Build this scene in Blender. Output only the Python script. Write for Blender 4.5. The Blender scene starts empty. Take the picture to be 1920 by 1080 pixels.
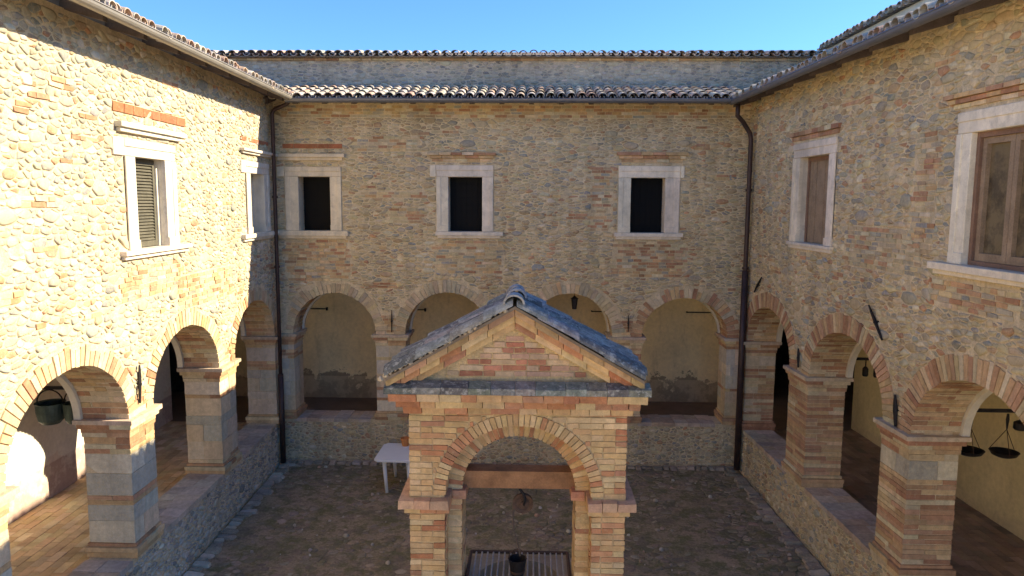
import bpy, bmesh, math, random
from mathutils import Vector, Matrix
from mathutils.geometry import tessellate_polygon
rnd = random.Random(7)
S = bpy.context.scene
C = S.collection

# ------------------------------------------------------------------ camera
F_PX = 1365.4
RX, UX, WX = Vector((0.99962617, 0.02672617, 0.00576464)), Vector((-0.00885725, 0.11708292, 0.99308264)), Vector((-0.02586636, 0.99276246, -0.11727587))
CAM = Vector((0, 0, 5.924))
cd = bpy.data.cameras.new('camera'); cam = bpy.data.objects.new('camera', cd); C.objects.link(cam)
cd.sensor_width = 36.0; cd.lens = F_PX / 1920 * 36.0; cd.clip_start = 0.1; cd.clip_end = 3000
m = Matrix.Identity(4)
for i in range(3):
    m[i][0] = RX[i]; m[i][1] = UX[i]; m[i][2] = -WX[i]; m[i][3] = CAM[i]
cam.matrix_world = m
S.camera = cam
S.cycles.diffuse_bounces = 10; S.cycles.max_bounces = 14

# ------------------------------------------------------------------ light
SUN = Vector((1.0, 0.172, 0.585)).normalized()          # towards the sun
w = bpy.data.worlds.new('World'); S.world = w; w.use_nodes = True
nt = w.node_tree; nt.nodes.clear()
sky = nt.nodes.new('ShaderNodeTexSky'); sky.sky_type = 'NISHITA'; sky.sun_disc = False
sky.sun_elevation = math.asin(SUN.z); sky.sun_rotation = math.atan2(SUN.x, SUN.y)
sky.altitude = 300; sky.air_density = 1.0; sky.dust_density = 0.3; sky.ozone_density = 3.0
bg = nt.nodes.new('ShaderNodeBackground'); bg.inputs['Strength'].default_value = 0.079
wo = nt.nodes.new('ShaderNodeOutputWorld')
tn = nt.nodes.new('ShaderNodeMixRGB'); tn.blend_type = 'MULTIPLY'; tn.inputs[0].default_value = 1; tn.inputs[2].default_value = (0.27, 0.42, 0.62, 1)   # deeper blue of the day
nt.links.new(sky.outputs[0], tn.inputs[1]); nt.links.new(tn.outputs[0], bg.inputs[0]); nt.links.new(bg.outputs[0], wo.inputs[0])
sl = bpy.data.lights.new('sun', 'SUN'); sl.energy = 2.1; sl.angle = math.radians(0.5); sl.color = (1.0, 0.86, 0.63)
so = bpy.data.objects.new('sun', sl); C.objects.link(so); so.location = (40, 8, 30)
so.rotation_euler = SUN.to_track_quat('Z', 'Y').to_euler()
S.view_settings.view_transform = 'Standard'; S.view_settings.look = 'None'
S.view_settings.gamma = 1; S.view_settings.use_curve_mapping = False
S.view_settings.exposure = 2.6

# ------------------------------------------------------------------ materials
def nodes(name):
    mt = bpy.data.materials.new(name); mt.use_nodes = True
    t = mt.node_tree; t.nodes.clear()
    o = t.nodes.new('ShaderNodeOutputMaterial'); b = t.nodes.new('ShaderNodeBsdfPrincipled')
    t.links.new(b.outputs[0], o.inputs[0])
    return mt, t, b
def N(t, kind, **kw):
    n = t.nodes.new('ShaderNode' + kind)
    for k, v in kw.items():
        if k in n.inputs: n.inputs[k].default_value = v
        else: setattr(n, k, v)
    return n
def noise(t, scale, detail=4, rough=0.6, stretch=None):
    g = N(t, 'NewGeometry')
    src = g.outputs['Position']
    if stretch:
        mp = N(t, 'Mapping'); mp.inputs['Scale'].default_value = stretch
        t.links.new(src, mp.inputs[0]); src = mp.outputs[0]
    n = N(t, 'TexNoise', Scale=scale, Detail=detail, Roughness=rough)
    t.links.new(src, n.inputs['Vector'])
    return n.outputs['Fac']
def ramp(t, fac, stops):
    r = N(t, 'ValToRGB')
    e = r.color_ramp.elements
    while len(e) < len(stops): e.new(0.5)
    for k, (p, c) in enumerate(stops):
        e[k].position = p; e[k].color = (c[0], c[1], c[2], 1) if isinstance(c, (tuple, list)) else (c, c, c, 1)
    t.links.new(fac, r.inputs[0]); return r.outputs[0]
def mix(t, fac, a, b, mode='MIX'):
    n = N(t, 'MixRGB', blend_type=mode)
    for k, v in ((0, fac), (1, a), (2, b)):
        if hasattr(v, 'links'): t.links.new(v, n.inputs[k])
        elif isinstance(v, (tuple, list)): n.inputs[k].default_value = (v[0], v[1], v[2], 1)
        else: n.inputs[k].default_value = v if k == 0 else (v, v, v, 1)
    return n.outputs[0]
def bump(t, b, fac, strength=0.5, dist=0.01):
    n = N(t, 'Bump', Strength=strength, Distance=dist)
    t.links.new(fac, n.inputs['Height']); t.links.new(n.outputs[0], b.inputs['Normal'])
def attr_mat(name, var=0.35, rough=0.9, s1=9, s2=55, bd=0.006, bs=0.6, spot=None, spec=0.25):
    mt, t, b = nodes(name)
    a = N(t, 'Attribute', attribute_name='Col')
    n1 = noise(t, s1, 5, 0.65); n2 = noise(t, s2, 5, 0.7)
    m1 = mix(t, 1, ramp(t, n1, [(0.25, 1 - var), (0.75, 1 + var)]), mix(t, 1, ramp(t, noise(t, 0.8, 5, 0.65, (1, 1, 0.6)), [(0.32, 0.80), (0.68, 1.14)]), ramp(t, noise(t, 3.2, 6, 0.7, (1, 1, 0.14)), [(0.30, 0.80), (0.55, 1.06)]), 'MULTIPLY'), 'MULTIPLY')
    m2 = ramp(t, n2, [(0.25, 1 - var * 0.7), (0.75, 1 + var * 0.7)])
    c = mix(t, 1, mix(t, 1, a.outputs['Color'], m1, 'MULTIPLY'), m2, 'MULTIPLY')
    if spot:
        sc, lo, hi, col, amt = spot
        k = ramp(t, noise(t, sc, 6, 0.7), [(lo, 0.0), (hi, amt)])
        c = mix(t, k, c, col)
    t.links.new(c, b.inputs['Base Color']); b.inputs['Roughness'].default_value = rough
    b.inputs['Specular IOR Level'].default_value = spec
    bump(t, b, n2, bs, bd)
    return mt
def plain(name, col, rough=0.7, var=0.2, s1=6, s2=50, bd=0.003, metal=0, spec=0.3, stain_or_reflection=None, bs=0.5):
    mt, t, b = nodes(name)
    n1 = noise(t, s1, 5, 0.65); n2 = noise(t, s2, 5, 0.7)
    c = mix(t, 1, mix(t, 1, col, ramp(t, n1, [(0.25, 1 - var), (0.75, 1 + var)]), 'MULTIPLY'), ramp(t, n2, [(0.2, 1 - var * 0.6), (0.8, 1 + var * 0.6)]), 'MULTIPLY')
    if stain_or_reflection:
        sc, lo, hi, scol, amt = stain_or_reflection
        c = mix(t, ramp(t, noise(t, sc, 7, 0.72), [(lo, 0.0), (hi, amt)]), c, scol)
    t.links.new(c, b.inputs['Base Color']); b.inputs['Roughness'].default_value = rough
    b.inputs['Metallic'].default_value = metal; b.inputs['Specular IOR Level'].default_value = spec
    bump(t, b, n2, bs, bd)
    return mt
M = {}
M['stone'] = attr_mat('rubble stone', 0.22, 0.9, 11, 70, 0.008, 0.7, spot=(24, 0.50, 0.68, (0.58, 0.465, 0.285), 0.7))
M['brick'] = attr_mat('old brick', 0.25, 0.92, 12, 90, 0.006, 0.7, spot=(20, 0.56, 0.72, (0.50, 0.40, 0.25), 0.6))
M['tile'] = attr_mat('roof tile', 0.3, 0.9, 12, 60, 0.006, 0.6, spot=(14, 0.5, 0.66, (0.30, 0.29, 0.24), 0.75))
M['old_tile'] = attr_mat('lichened grey tile', 0.5, 0.95, 9, 48, 0.012, 0.9, spot=(17, 0.52, 0.62, (0.40, 0.40, 0.36), 0.8))
M['frame'] = attr_mat('dressed stone', 0.14, 0.75, 5, 60, 0.004, 0.6, spot=(6, 0.52, 0.72, (0.42, 0.37, 0.28), 0.6))
M['cobble'] = attr_mat('cobble', 0.35, 0.9, 4, 40, 0.008, 0.7, spot=(3.2, 0.42, 0.62, (0.18, 0.155, 0.08), 0.85))
M['paver'] = attr_mat('floor brick', 0.2, 0.8, 3, 40, 0.003, 0.5)
def mortar(name, col, grey=(0.40, 0.35, 0.27)):
    mt, t, b = nodes(name)
    n0 = noise(t, 0.7, 5, 0.6); n1 = noise(t, 7, 6, 0.7); n2 = noise(t, 38, 6, 0.75)
    c = mix(t, ramp(t, n0, [(0.38, 0.0), (0.62, 0.55)]), col, grey)
    c = mix(t, 1, c, ramp(t, noise(t, 3.2, 6, 0.7, (1, 1, 0.14)), [(0.30, 0.80), (0.55, 1.06)]), 'MULTIPLY')
    c = mix(t, 1, c, ramp(t, n1, [(0.25, 0.72), (0.75, 1.25)]), 'MULTIPLY')
    c = mix(t, 1, c, ramp(t, n2, [(0.25, 0.70), (0.75, 1.28)]), 'MULTIPLY')
    t.links.new(c, b.inputs['Base Color']); b.inputs['Roughness'].default_value = 0.95
    b.inputs['Specular IOR Level'].default_value = 0.15
    h = mix(t, 0.45, n1, n2); bump(t, b, h, 1.0, 0.03)
    return mt
M['mortar'] = mortar('lime mortar', (0.66, 0.53, 0.325), (0.58, 0.48, 0.32))
M['mortar_grey'] = mortar('weathered mortar', (0.60, 0.50, 0.36), (0.46, 0.40, 0.31))
M['mortar_brick'] = mortar('yellow mortar', (0.60, 0.46, 0.25), (0.56, 0.43, 0.25))
def plaster(name, col, dado, z_d, low, amt=0.9, sc=1.6, edge=0.5):
    # old plaster: a dado of another colour, peeling along its upper edge
    mt, t, b = nodes(name)
    g = N(t, 'NewGeometry'); sp = N(t, 'SeparateXYZ'); t.links.new(g.outputs['Position'], sp.inputs[0])
    n0 = noise(t, sc, 7, 0.7); n1 = noise(t, 12, 5, 0.7); n2 = noise(t, 60, 4, 0.7)
    c = mix(t, 1, col, ramp(t, noise(t, 0.9, 5, 0.6), [(0.3, 0.86), (0.7, 1.12)]), 'MULTIPLY')
    c = mix(t, ramp(t, noise(t, 3.5, 6, 0.7, (1, 1, 0.3)), [(0.55, 0.0), (0.75, 0.35)]), c, low)
    # peeled patches: z + noise*edge < z_d + edge*0.5 -> patches
    ma = N(t, 'Math', operation='MULTIPLY'); t.links.new(n0, ma.inputs[0]); ma.inputs[1].default_value = 4.2 * edge
    mb = N(t, 'Math', operation='ADD'); t.links.new(sp.outputs['Z'], mb.inputs[0]); t.links.new(ma.outputs[0], mb.inputs[1])
    mr = N(t, 'MapRange'); t.links.new(mb.outputs[0], mr.inputs[0])
    mr.inputs[1].default_value = z_d + 2.05 * edge; mr.inputs[2].default_value = z_d + 2.2 * edge
    mr.inputs[3].default_value = amt; mr.inputs[4].default_value = 0
    pc = mix(t, n1, low, (low[0] * 1.5, low[1] * 1.45, low[2] * 1.4))
    c = mix(t, mr.outputs[0], c, pc)
    mz = N(t, 'MapRange'); t.links.new(sp.outputs['Z'], mz.inputs[0])
    mz.inputs[1].default_value = z_d - 0.02; mz.inputs[2].default_value = z_d; mz.inputs[3].default_value = 1; mz.inputs[4].default_value = 0
    k = mix(t, 1, mz.outputs[0], ramp(t, n0, [(0.47, 0.85), (0.53, 0.25)]), 'MULTIPLY')
    c = mix(t, k, c, dado)
    c = mix(t, 1, c, ramp(t, n1, [(0.3, 0.9), (0.7, 1.1)]), 'MULTIPLY')
    t.links.new(c, b.inputs['Base Color']); b.inputs['Roughness'].default_value = 0.92
    b.inputs['Specular IOR Level'].default_value = 0.2
    bump(t, b, mix(t, 0.4, n1, n2), 0.6, 0.012)
    return mt
M['plaster_left'] = plaster('white plaster with dado', (0.74, 0.69, 0.58), (0.46, 0.33, 0.27), 1.32, (0.50, 0.40, 0.31), 0.5, 1.6, 0.28)
M['plaster_back'] = plaster('ochre plaster peeling', (0.86, 0.68, 0.39), (0.56, 0.41, 0.25), 1.30, (0.20, 0.15, 0.095), 0.85, 2.2, 0.55)
M['plaster_right'] = plaster('yellow plaster', (0.72, 0.595, 0.31), (0.70, 0.57, 0.31), 0.9, (0.46, 0.37, 0.22), 0.4, 1.2, 0.3)
M['plaster_ring'] = plain('pale plaster', (0.66, 0.60, 0.47), 0.9, 0.14, 4, 40, 0.004)
M['soffit'] = plain('dark eave boards', (0.11, 0.085, 0.075), 0.85, 0.35, 5, 40, 0.004)
M['beam'] = plain('old oak', (0.29, 0.15, 0.07), 0.75, 0.45, 4, 45, 0.006)
M['gutter_pale'] = plain('weathered zinc', (0.34, 0.31, 0.26), 0.5, 0.15, 4, 30, 0.001, 0.5)
M['gutter_dark'] = plain('grey metal gutter', (0.16, 0.16, 0.17), 0.42, 0.15, 4, 30, 0.001, 0.4)
M['pipe'] = plain('brown painted iron', (0.055, 0.034, 0.030), 0.45, 0.3, 5, 30, 0.001, 0.2, stain_or_reflection=(4, 0.55, 0.7, (0.11, 0.055, 0.04), 0.6))
M['iron'] = plain('dark wrought iron', (0.030, 0.026, 0.025), 0.6, 0.35, 15, 80, 0.002, 0.5)
M['rust'] = plain('rusty iron', (0.10, 0.06, 0.04), 0.7, 0.4, 15, 80, 0.002, 0.3)
M['steel'] = plain('galvanised bars', (0.42, 0.38, 0.34), 0.5, 0.25, 12, 60, 0.001, 0.4)
M['bronze'] = plain('green grey copper', (0.06, 0.085, 0.075), 0.5, 0.3, 8, 40, 0.002, 0.4)
M['dark_interior'] = plain('black for unlit interior', (0.004, 0.004, 0.005), 0.5, 0.1, 6, 50, 0.0, 0, 0.12)  # near-black colour stands in for the darkness behind the openings
M['black_iron'] = plain('black painted iron', (0.010, 0.010, 0.011), 0.7, 0.2, 15, 80, 0.001, 0, 0.1)
M['glass_painted'] = plain('window pane with painted reflection', (0.10, 0.075, 0.045), 0.10, 0.5, 2.2, 9, 0.0, 0, 0.6, stain_or_reflection=(1.6, 0.45, 0.55, (0.20, 0.15, 0.08), 0.8))  # brown tone and blotches stand in for the interior reflected in the pane
M['wood_brown'] = plain('brown shutter wood', (0.29, 0.205, 0.125), 0.65, 0.3, 5, 40, 0.003)
M['wood_red'] = plain('red brown casement wood', (0.22, 0.13, 0.085), 0.5, 0.25, 5, 40, 0.002)
M['shutter_green'] = plain('grey green louvre', (0.11, 0.10, 0.07), 0.6, 0.25, 5, 40, 0.002)
M['paint_pale'] = plain('pale painted wood', (0.62, 0.56, 0.44), 0.6, 0.12, 5, 40, 0.002)
M['curtain'] = plain('pale curtain', (0.40, 0.43, 0.42), 0.9, 0.25, 3, 30, 0.004)
M['plastic'] = plain('white plastic', (0.80, 0.80, 0.78), 0.35, 0.04, 3, 20, 0.0003)
M['terracotta'] = plain('orange terracotta', (0.55, 0.22, 0.07), 0.8, 0.2, 8, 40, 0.002)
M['dark_room'] = plain('stonework darkened as shade', (0.06, 0.05, 0.04), 0.95, 0.5, 3, 14, 0.02)  # near-black stone colour stands in for the darkness of deep rooms
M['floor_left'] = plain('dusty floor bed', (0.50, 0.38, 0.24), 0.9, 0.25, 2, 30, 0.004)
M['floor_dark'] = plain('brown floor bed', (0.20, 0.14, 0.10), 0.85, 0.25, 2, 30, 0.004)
M['rope'] = plain('dark rope', (0.12, 0.085, 0.06), 0.9, 0.3, 30, 90, 0.002)
M['roofbed'] = plain('roof bedding', (0.20, 0.16, 0.12), 0.95, 0.3, 5, 30, 0.005)
def ground_mat():
    mt, t, b = nodes('trodden earth and moss')
    n0 = noise(t, 0.8, 6, 0.65); n1 = noise(t, 3.2, 6, 0.7); n2 = noise(t, 22, 6, 0.75); n3 = noise(t, 75, 4, 0.7)
    c = ramp(t, n0, [(0.35, (0.26, 0.21, 0.125)), (0.5, (0.36, 0.27, 0.17)), (0.65, (0.40, 0.285, 0.195))])
    c = mix(t, ramp(t, n1, [(0.44, 0.0), (0.58, 0.85)]), c, (0.155, 0.145, 0.06))
    c = mix(t, ramp(t, noise(t, 1.7, 6, 0.7), [(0.5, 0.0), (0.66, 0.7)]), c, (0.16, 0.125, 0.10))
    c = mix(t, 1, c, ramp(t, n2, [(0.25, 0.55), (0.75, 1.5)]), 'MULTIPLY')
    c = mix(t, ramp(t, n3, [(0.66, 0.0), (0.72, 0.8)]), c, (0.30, 0.25, 0.19))
    t.links.new(c, b.inputs['Base Color']); b.inputs['Roughness'].default_value = 0.95
    b.inputs['Specular IOR Level'].default_value = 0.15
    bump(t, b, mix(t, 0.5, n2, n3), 0.8, 0.02)
    return mt
M['ground'] = ground_mat()
M['bounce_ground'] = plain('unseen ground pale for bounce', (0.56, 0.46, 0.32), 0.95, 0.2, 0.5, 8, 0.01)  # unseen ground outside, made pale to bounce sunlight into the courtyard

# ------------------------------------------------------------------ object helpers
WLOC = {}
def mesh(name, vs, fs, mat, col=None, smooth=False):
    me = bpy.data.meshes.new(name); me.from_pydata(vs, [], fs)
    me.materials.append(M[mat] if isinstance(mat, str) else mat)
    if col is not None:
        a = me.attributes.new('Col', 'FLOAT_COLOR', 'FACE')
        n = len(me.polygons)
        if isinstance(col[0], (int, float)): data = (list(col[:3]) + [1.0]) * n
        else:
            data = []
            for c in col: data += [c[0], c[1], c[2], 1.0]
        a.data.foreach_set('color', data)
    if smooth: me.polygons.foreach_set('use_smooth', [True] * len(me.polygons))
    return me
def link(name, me, parent=None, loc=(0, 0, 0), kind=None, label=None):
    o = bpy.data.objects.new(name, me); C.objects.link(o)
    loc = Vector(loc)
    if parent is not None:
        o.parent = parent; o.location = loc - WLOC[parent]
    else: o.location = loc
    WLOC[o] = loc
    if kind: o['kind'] = kind
    if label: o['label'] = label
    return o
def thing(name, label, cat, loc, group=None, me=None):
    o = link(name, me, None, loc); o['label'] = label; o['category'] = cat
    if group: o['group'] = group
    return o
class MB:
    """collects shapes given in world coordinates, then makes one mesh object"""
    def __init__(s): s.v = []; s.f = []
    def add(s, vs, fs):
        k = len(s.v); s.v += [tuple(v) for v in vs]; s.f += [tuple(i + k for i in f) for f in fs]; return s
    def box(s, x0, x1, y0, y1, z0, z1, T=None):
        vs = [(x, y, z) for z in (z0, z1) for y in (y0, y1) for x in (x0, x1)]
        if T: vs = [T(*v) for v in vs]
        return s.add(vs, BOXF)
    def tube(s, pts, r, n=8, cap=True):
        pts = [Vector(p) for p in pts]; rs = r if isinstance(r, (list, tuple)) else [r] * len(pts)
        ring = []; up = None
        for i, p in enumerate(pts):
            d = (pts[min(i + 1, len(pts) - 1)] - pts[max(i - 1, 0)]).normalized()
            if up is None:
                up = d.orthogonal().normalized()
            up = (up - d * up.dot(d)).normalized(); b = d.cross(up)
            ring.append([p + (up * math.cos(2 * math.pi * k / n) + b * math.sin(2 * math.pi * k / n)) * rs[i] for k in range(n)])
        vs = [q for r_ in ring for q in r_]; fs = []
        for i in range(len(pts) - 1):
            for k in range(n):
                a, b_ = i * n + k, i * n + (k + 1) % n
                fs.append((a, b_, b_ + n, a + n))
        if cap: fs.append(tuple(range(n))[::-1]); fs.append(tuple((len(pts) - 1) * n + k for k in range(n)))
        return s.add(vs, fs)
    def lathe(s, prof, c, n=20, axis='z'):
        vs = []; fs = []
        for (r, h) in prof:
            for k in range(n):
                a = 2 * math.pi * k / n
                q = (r * math.cos(a), r * math.sin(a), h)
                if axis == 'y': q = (q[0], h, q[1])
                vs.append((c[0] + q[0], c[1] + q[1], c[2] + q[2]))
        for i in range(len(prof) - 1):
            for k in range(n):
                a, b = i * n + k, i * n + (k + 1) % n
                fs.append((a, b, b + n, a + n))
        return s.add(vs, fs)
    def build(s, name, mat, parent=None, loc=None, kind=None, label=None, col=None, smooth=False, fix=True):
        o_loc = Vector(loc) if loc is not None else (WLOC[parent].copy() if parent is not None else Vector((0, 0, 0)))
        me = mesh(name, [(v[0] - o_loc[0], v[1] - o_loc[1], v[2] - o_loc[2]) for v in s.v], s.f, mat, col, smooth)
        if fix:
            bm = bmesh.new(); bm.from_mesh(me); bmesh.ops.recalc_face_normals(bm, faces=bm.faces); bm.to_mesh(me); bm.free()
        return link(name, me, parent, o_loc, kind, label)
BOXF = [(0, 2, 3, 1), (4, 5, 7, 6), (0, 1, 5, 4), (2, 6, 7, 3), (0, 4, 6, 2), (1, 3, 7, 5)]

# pieces: stones, bricks, tiles; the 300 of a kind that show largest on a thing become objects, the rest one part of kind stuff
PIECES = {}
def proj(p):
    d = Vector(p) - CAM; zc = d.dot(WX)
    if zc < 0.3: return None
    return 960 + F_PX * d.dot(RX) / zc, 540 - F_PX * d.dot(UX) / zc
def px_size(vs):
    c = Vector((0, 0, 0))
    xs = []; ys = []
    for v in vs:
        q = proj(v)
        if q is None: return 0
        xs.append(q[0]); ys.append(q[1])
    cx, cy = (min(xs) + max(xs)) / 2, (min(ys) + max(ys)) / 2
    if not (-10 < cx < 1930 and -10 < cy < 1090): return 0
    return max(0.01, (max(xs) - min(xs)) * (max(ys) - min(ys)))
def piece(root, parent, kind, stuff, vs, fs, col, mat, flip=False, smooth=False, vis=1.0):
    if flip: fs = [f[::-1] for f in fs]
    PIECES.setdefault((root, kind), []).append((px_size(vs) * vis, parent, stuff, vs, fs, col, mat, smooth))
def flush_pieces(limit=300, min_px=36):
    for (root, kind), L in PIECES.items():
        L.sort(key=lambda r: -r[0])
        rest = {}
        for i, (s, parent, stuff, vs, fs, col, mat, smooth) in enumerate(L):
            if i < limit and s > min_px:
                c = Vector((0, 0, 0))
                for v in vs: c += Vector(v)
                c /= len(vs)
                link(kind, mesh(kind, [(v[0] - c.x, v[1] - c.y, v[2] - c.z) for v in vs], fs, mat, col, smooth), parent, c)
            else:
                rest.setdefault((parent, stuff, mat), []).append((vs, fs, col, smooth))
        for (parent, stuff, mat), R in rest.items():
            V = []; Fc = []; Cc = []; Sm = []
            o = WLOC[parent]
            for vs, fs, col, smooth in R:
                k = len(V)
                V += [(v[0] - o[0], v[1] - o[1], v[2] - o[2]) for v in vs]
                Fc += [tuple(i + k for i in f) for f in fs]
                Cc += [col] * len(fs); Sm += [smooth] * len(fs)
            me = mesh(stuff, V, Fc, mat, Cc)
            me.polygons.foreach_set('use_smooth', Sm)
            link(stuff, me, parent, o, 'stuff')
def jit(c, a=0.08, rr=rnd):
    k = 1 + rr.uniform(-a, a)
    return tuple(max(0.01, x * k * (1 + rr.uniform(-a * 0.35, a * 0.35))) for x in c)

# ------------------------------------------------------------------ rubble layout
def clip_half(poly, nx, ny, d):
    out = []; n = len(poly)
    for i in range(n):
        a = poly[i]; b = poly[(i + 1) % n]
        da = a[0] * nx + a[1] * ny - d; db = b[0] * nx + b[1] * ny - d
        if da <= 0: out.append(a)
        if (da < 0 < db) or (db < 0 < da):
            t = da / (da - db); out.append((a[0] + (b[0] - a[0]) * t, a[1] + (b[1] - a[1]) * t))
    return out
def rubble_cells(u0, u1, z0, z1, rfun, inside, asp=1.55, tries=9, seed=1, zones=None):
    """power diagram of seeds of uneven size: list of polygons in (u, z)"""
    rr = random.Random(seed)
    W, H = (u1 - u0) / asp, z1 - z0
    cell = 0.16; grid = {}; seeds = []
    order = []
    for (lo, hi, dens) in rfun: order += sorted((rr.uniform(lo, hi) for _ in range(int(W * H * dens))), reverse=True)
    for r in order:
        a = rr.uniform(0, W); b = rr.uniform(0, H)
        if not inside(u0 + a * asp, z0 + b): continue
        ga, gb = int(a / cell), int(b / cell); ok = True
        for i in range(ga - 2, ga + 3):
            for j in range(gb - 2, gb + 3):
                for (sa, sb, sr) in grid.get((i, j), ()):
                    if (sa - a) ** 2 + (sb - b) ** 2 < (0.88 * (r + sr)) ** 2: ok = False; break
                if not ok: break
            if not ok: break
        if ok:
            grid.setdefault((ga, gb), []).append((a, b, r)); seeds.append((a, b, r))
    out = []
    for (a, b, r) in seeds:
        R = r * 1.75 + 0.02
        poly = [(a - R, b - R * 0.9), (a + R, b - R * 0.9), (a + R, b + R * 0.9), (a - R, b + R * 0.9)]
        poly = clip_half(poly, 1, 0, W); poly = clip_half(poly, -1, 0, 0)
        poly = clip_half(poly, 0, 1, H); poly = clip_half(poly, 0, -1, 0)
        ga, gb = int(a / cell), int(b / cell)
        for i in range(ga - 3, ga + 4):
            for j in range(gb - 3, gb + 4):
                for (sa, sb, sr) in grid.get((i, j), ()):
                    dx, dy = sa - a, sb - b; dd = dx * dx + dy * dy
                    if dd < 1e-9 or dd > (R + sr * 2.3) ** 2 * 1.5: continue
                    d = (sa * sa + sb * sb - sr * sr - a * a - b * b + r * r) / 2
                    poly = clip_half(poly, dx, dy, d)
                    if len(poly) < 3: break
                if len(poly) < 3: break
            if len(poly) < 3: break
        if len(poly) >= 3: out.append(([(u0 + p[0] * asp, z0 + p[1]) for p in poly], (u0 + a * asp, z0 + b), r))
    return out
def poly_area(p):
    return 0.5 * sum(p[i][0] * p[(i + 1) % len(p)][1] - p[(i + 1) % len(p)][0] * p[i][1] for i in range(len(p)))
def inset(poly, g):
    # shift every edge inwards and clip
    q = list(poly)
    if poly_area(poly) < 0: poly = poly[::-1]; q = list(poly)
    for i in range(len(poly)):
        a = poly[i]; b = poly[(i + 1) % len(poly)]
        dx, dy = b[0] - a[0], b[1] - a[1]; l = math.hypot(dx, dy)
        if l < 1e-5: continue
        nx, ny = dy / l, -dx / l
        q = clip_half(q, nx, ny, a[0] * nx + a[1] * ny - g)
        if len(q) < 3: return []
    return q
def soften(poly, rr, k=0.24):
    # cut corners of the polygon, unevenly
    out = []; n = len(poly)
    for i in range(n):
        a = poly[i]; b = poly[(i + 1) % n]
        if math.hypot(b[0] - a[0], b[1] - a[1]) < 0.012: 
            out.append(((a[0] + b[0]) / 2, (a[1] + b[1]) / 2)); continue
        t = k * rr.uniform(0.6, 1.2); s = 1 - k * rr.uniform(0.6, 1.2)
        out.append((a[0] + (b[0] - a[0]) * t, a[1] + (b[1] - a[1]) * t)); out.append((a[0] + (b[0] - a[0]) * s, a[1] + (b[1] - a[1]) * s))
    return out
def stone_mesh(poly, n0, h, rr, T, dome=0.74):
    """domed stone: outline at n0-0.012, shoulder, smaller top; T maps (u, n, z) to the world"""
    n = len(poly); cu = sum(p[0] for p in poly) / n; cz = sum(p[1] for p in poly) / n
    tu, tz = rr.uniform(-0.12, 0.12), rr.uniform(-0.12, 0.12)
    vs = []
    for (k, hh) in ((1.0, -0.012), (0.97, h * 0.62), (dome, h)):
        for p in poly:
            q = (cu + (p[0] - cu) * k, cz + (p[1] - cz) * k)
            tilt = (q[0] - cu) * tu + (q[1] - cz) * tz if hh > 0 else 0
            vs.append(T(q[0], n0 + hh + tilt * (1 if k > 0.9 else 1.1) + (rr.uniform(-0.1, 0.1) * h if hh > 0 else 0), q[1]))
    fs = []
    for L in (0, 1):
        for i in range(n):
            j = (i + 1) % n
            fs.append((L * n + i, L * n + j, (L + 1) * n + j, (L + 1) * n + i))
    fs.append(tuple(2 * n + i for i in range(n)))
    return vs, fs
PAL = [((0.53, 0.42, 0.245), 28), ((0.47, 0.39, 0.25), 22), ((0.41, 0.35, 0.245), 16), ((0.34, 0.315, 0.245), 8), ((0.44, 0.315, 0.18), 12),
       ((0.62, 0.53, 0.36), 8), ((0.31, 0.305, 0.265), 4), ((0.48, 0.27, 0.15), 6), ((0.58, 0.46, 0.26), 14)]
PAL_PEBBLE = [((0.44, 0.385, 0.27), 26), ((0.38, 0.35, 0.275), 20), ((0.50, 0.42, 0.275), 18), ((0.31, 0.305, 0.265), 12), ((0.58, 0.50, 0.35), 8),
       ((0.41, 0.30, 0.18), 10), ((0.62, 0.56, 0.44), 7), ((0.46, 0.25, 0.14), 6)]
PAL_GREY = [((0.46, 0.415, 0.33), 30), ((0.35, 0.325, 0.27), 20), ((0.54, 0.475, 0.36), 20), ((0.29, 0.275, 0.24), 10), ((0.58, 0.50, 0.37), 10)]
def pick(pal, rr):
    s = rr.uniform(0, sum(w_ for _, w_ in pal))
    for c, w_ in pal:
        s -= w_
        if s <= 0: return c
    return pal[0][0]
BR_RED = [(0.46, 0.26, 0.145), (0.40, 0.215, 0.115), (0.50, 0.31, 0.175)]
BR_TAN = [(0.58, 0.40, 0.205), (0.61, 0.46, 0.255), (0.53, 0.35, 0.175), (0.62, 0.50, 0.31)]
def brickcol(rr, red=0.4):
    return jit(rr.choice(BR_RED if rr.random() < red else BR_TAN), 0.12, rr)

class Shape:
    """an opening or a built-in element stones must keep clear of"""
    def __init__(s, kind, *a): s.k = kind; s.a = a
    def has(s, u, z, g=0):
        if s.k == 'rect':
            u0, u1, z0, z1 = s.a; return u0 - g < u < u1 + g and z0 - g < z < z1 + g
        c, a, zs, b, zb = s.a                                  # half ellipse on a rectangle
        if z < zs: return z > zb - g and abs(u - c) < a + g
        return ((u - c) / (a + g)) ** 2 + ((z - zs) / (b + g)) ** 2 < 1
    def push(s, u, z, g=0):
        if not s.has(u, z, g): return u, z
        if s.k == 'rect':
            u0, u1, z0, z1 = s.a[0] - g, s.a[1] + g, s.a[2] - g, s.a[3] + g
            d = [(u - u0, 0), (u1 - u, 1), (z - z0, 2), (z1 - z, 3)]; k = min(d)[1]
            return (u0, z) if k == 0 else (u1, z) if k == 1 else (u, z0) if k == 2 else (u, z1)
        c, a, zs, b, zb = s.a
        if z < zs: return ((c - a - g) if u < c else (c + a + g)), z
        t = math.sqrt(((u - c) / (a + g)) ** 2 + ((z - zs) / (b + g)) ** 2)
        return c + (u - c) / max(t, 1e-3), zs + (z - zs) / max(t, 1e-3)

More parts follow.
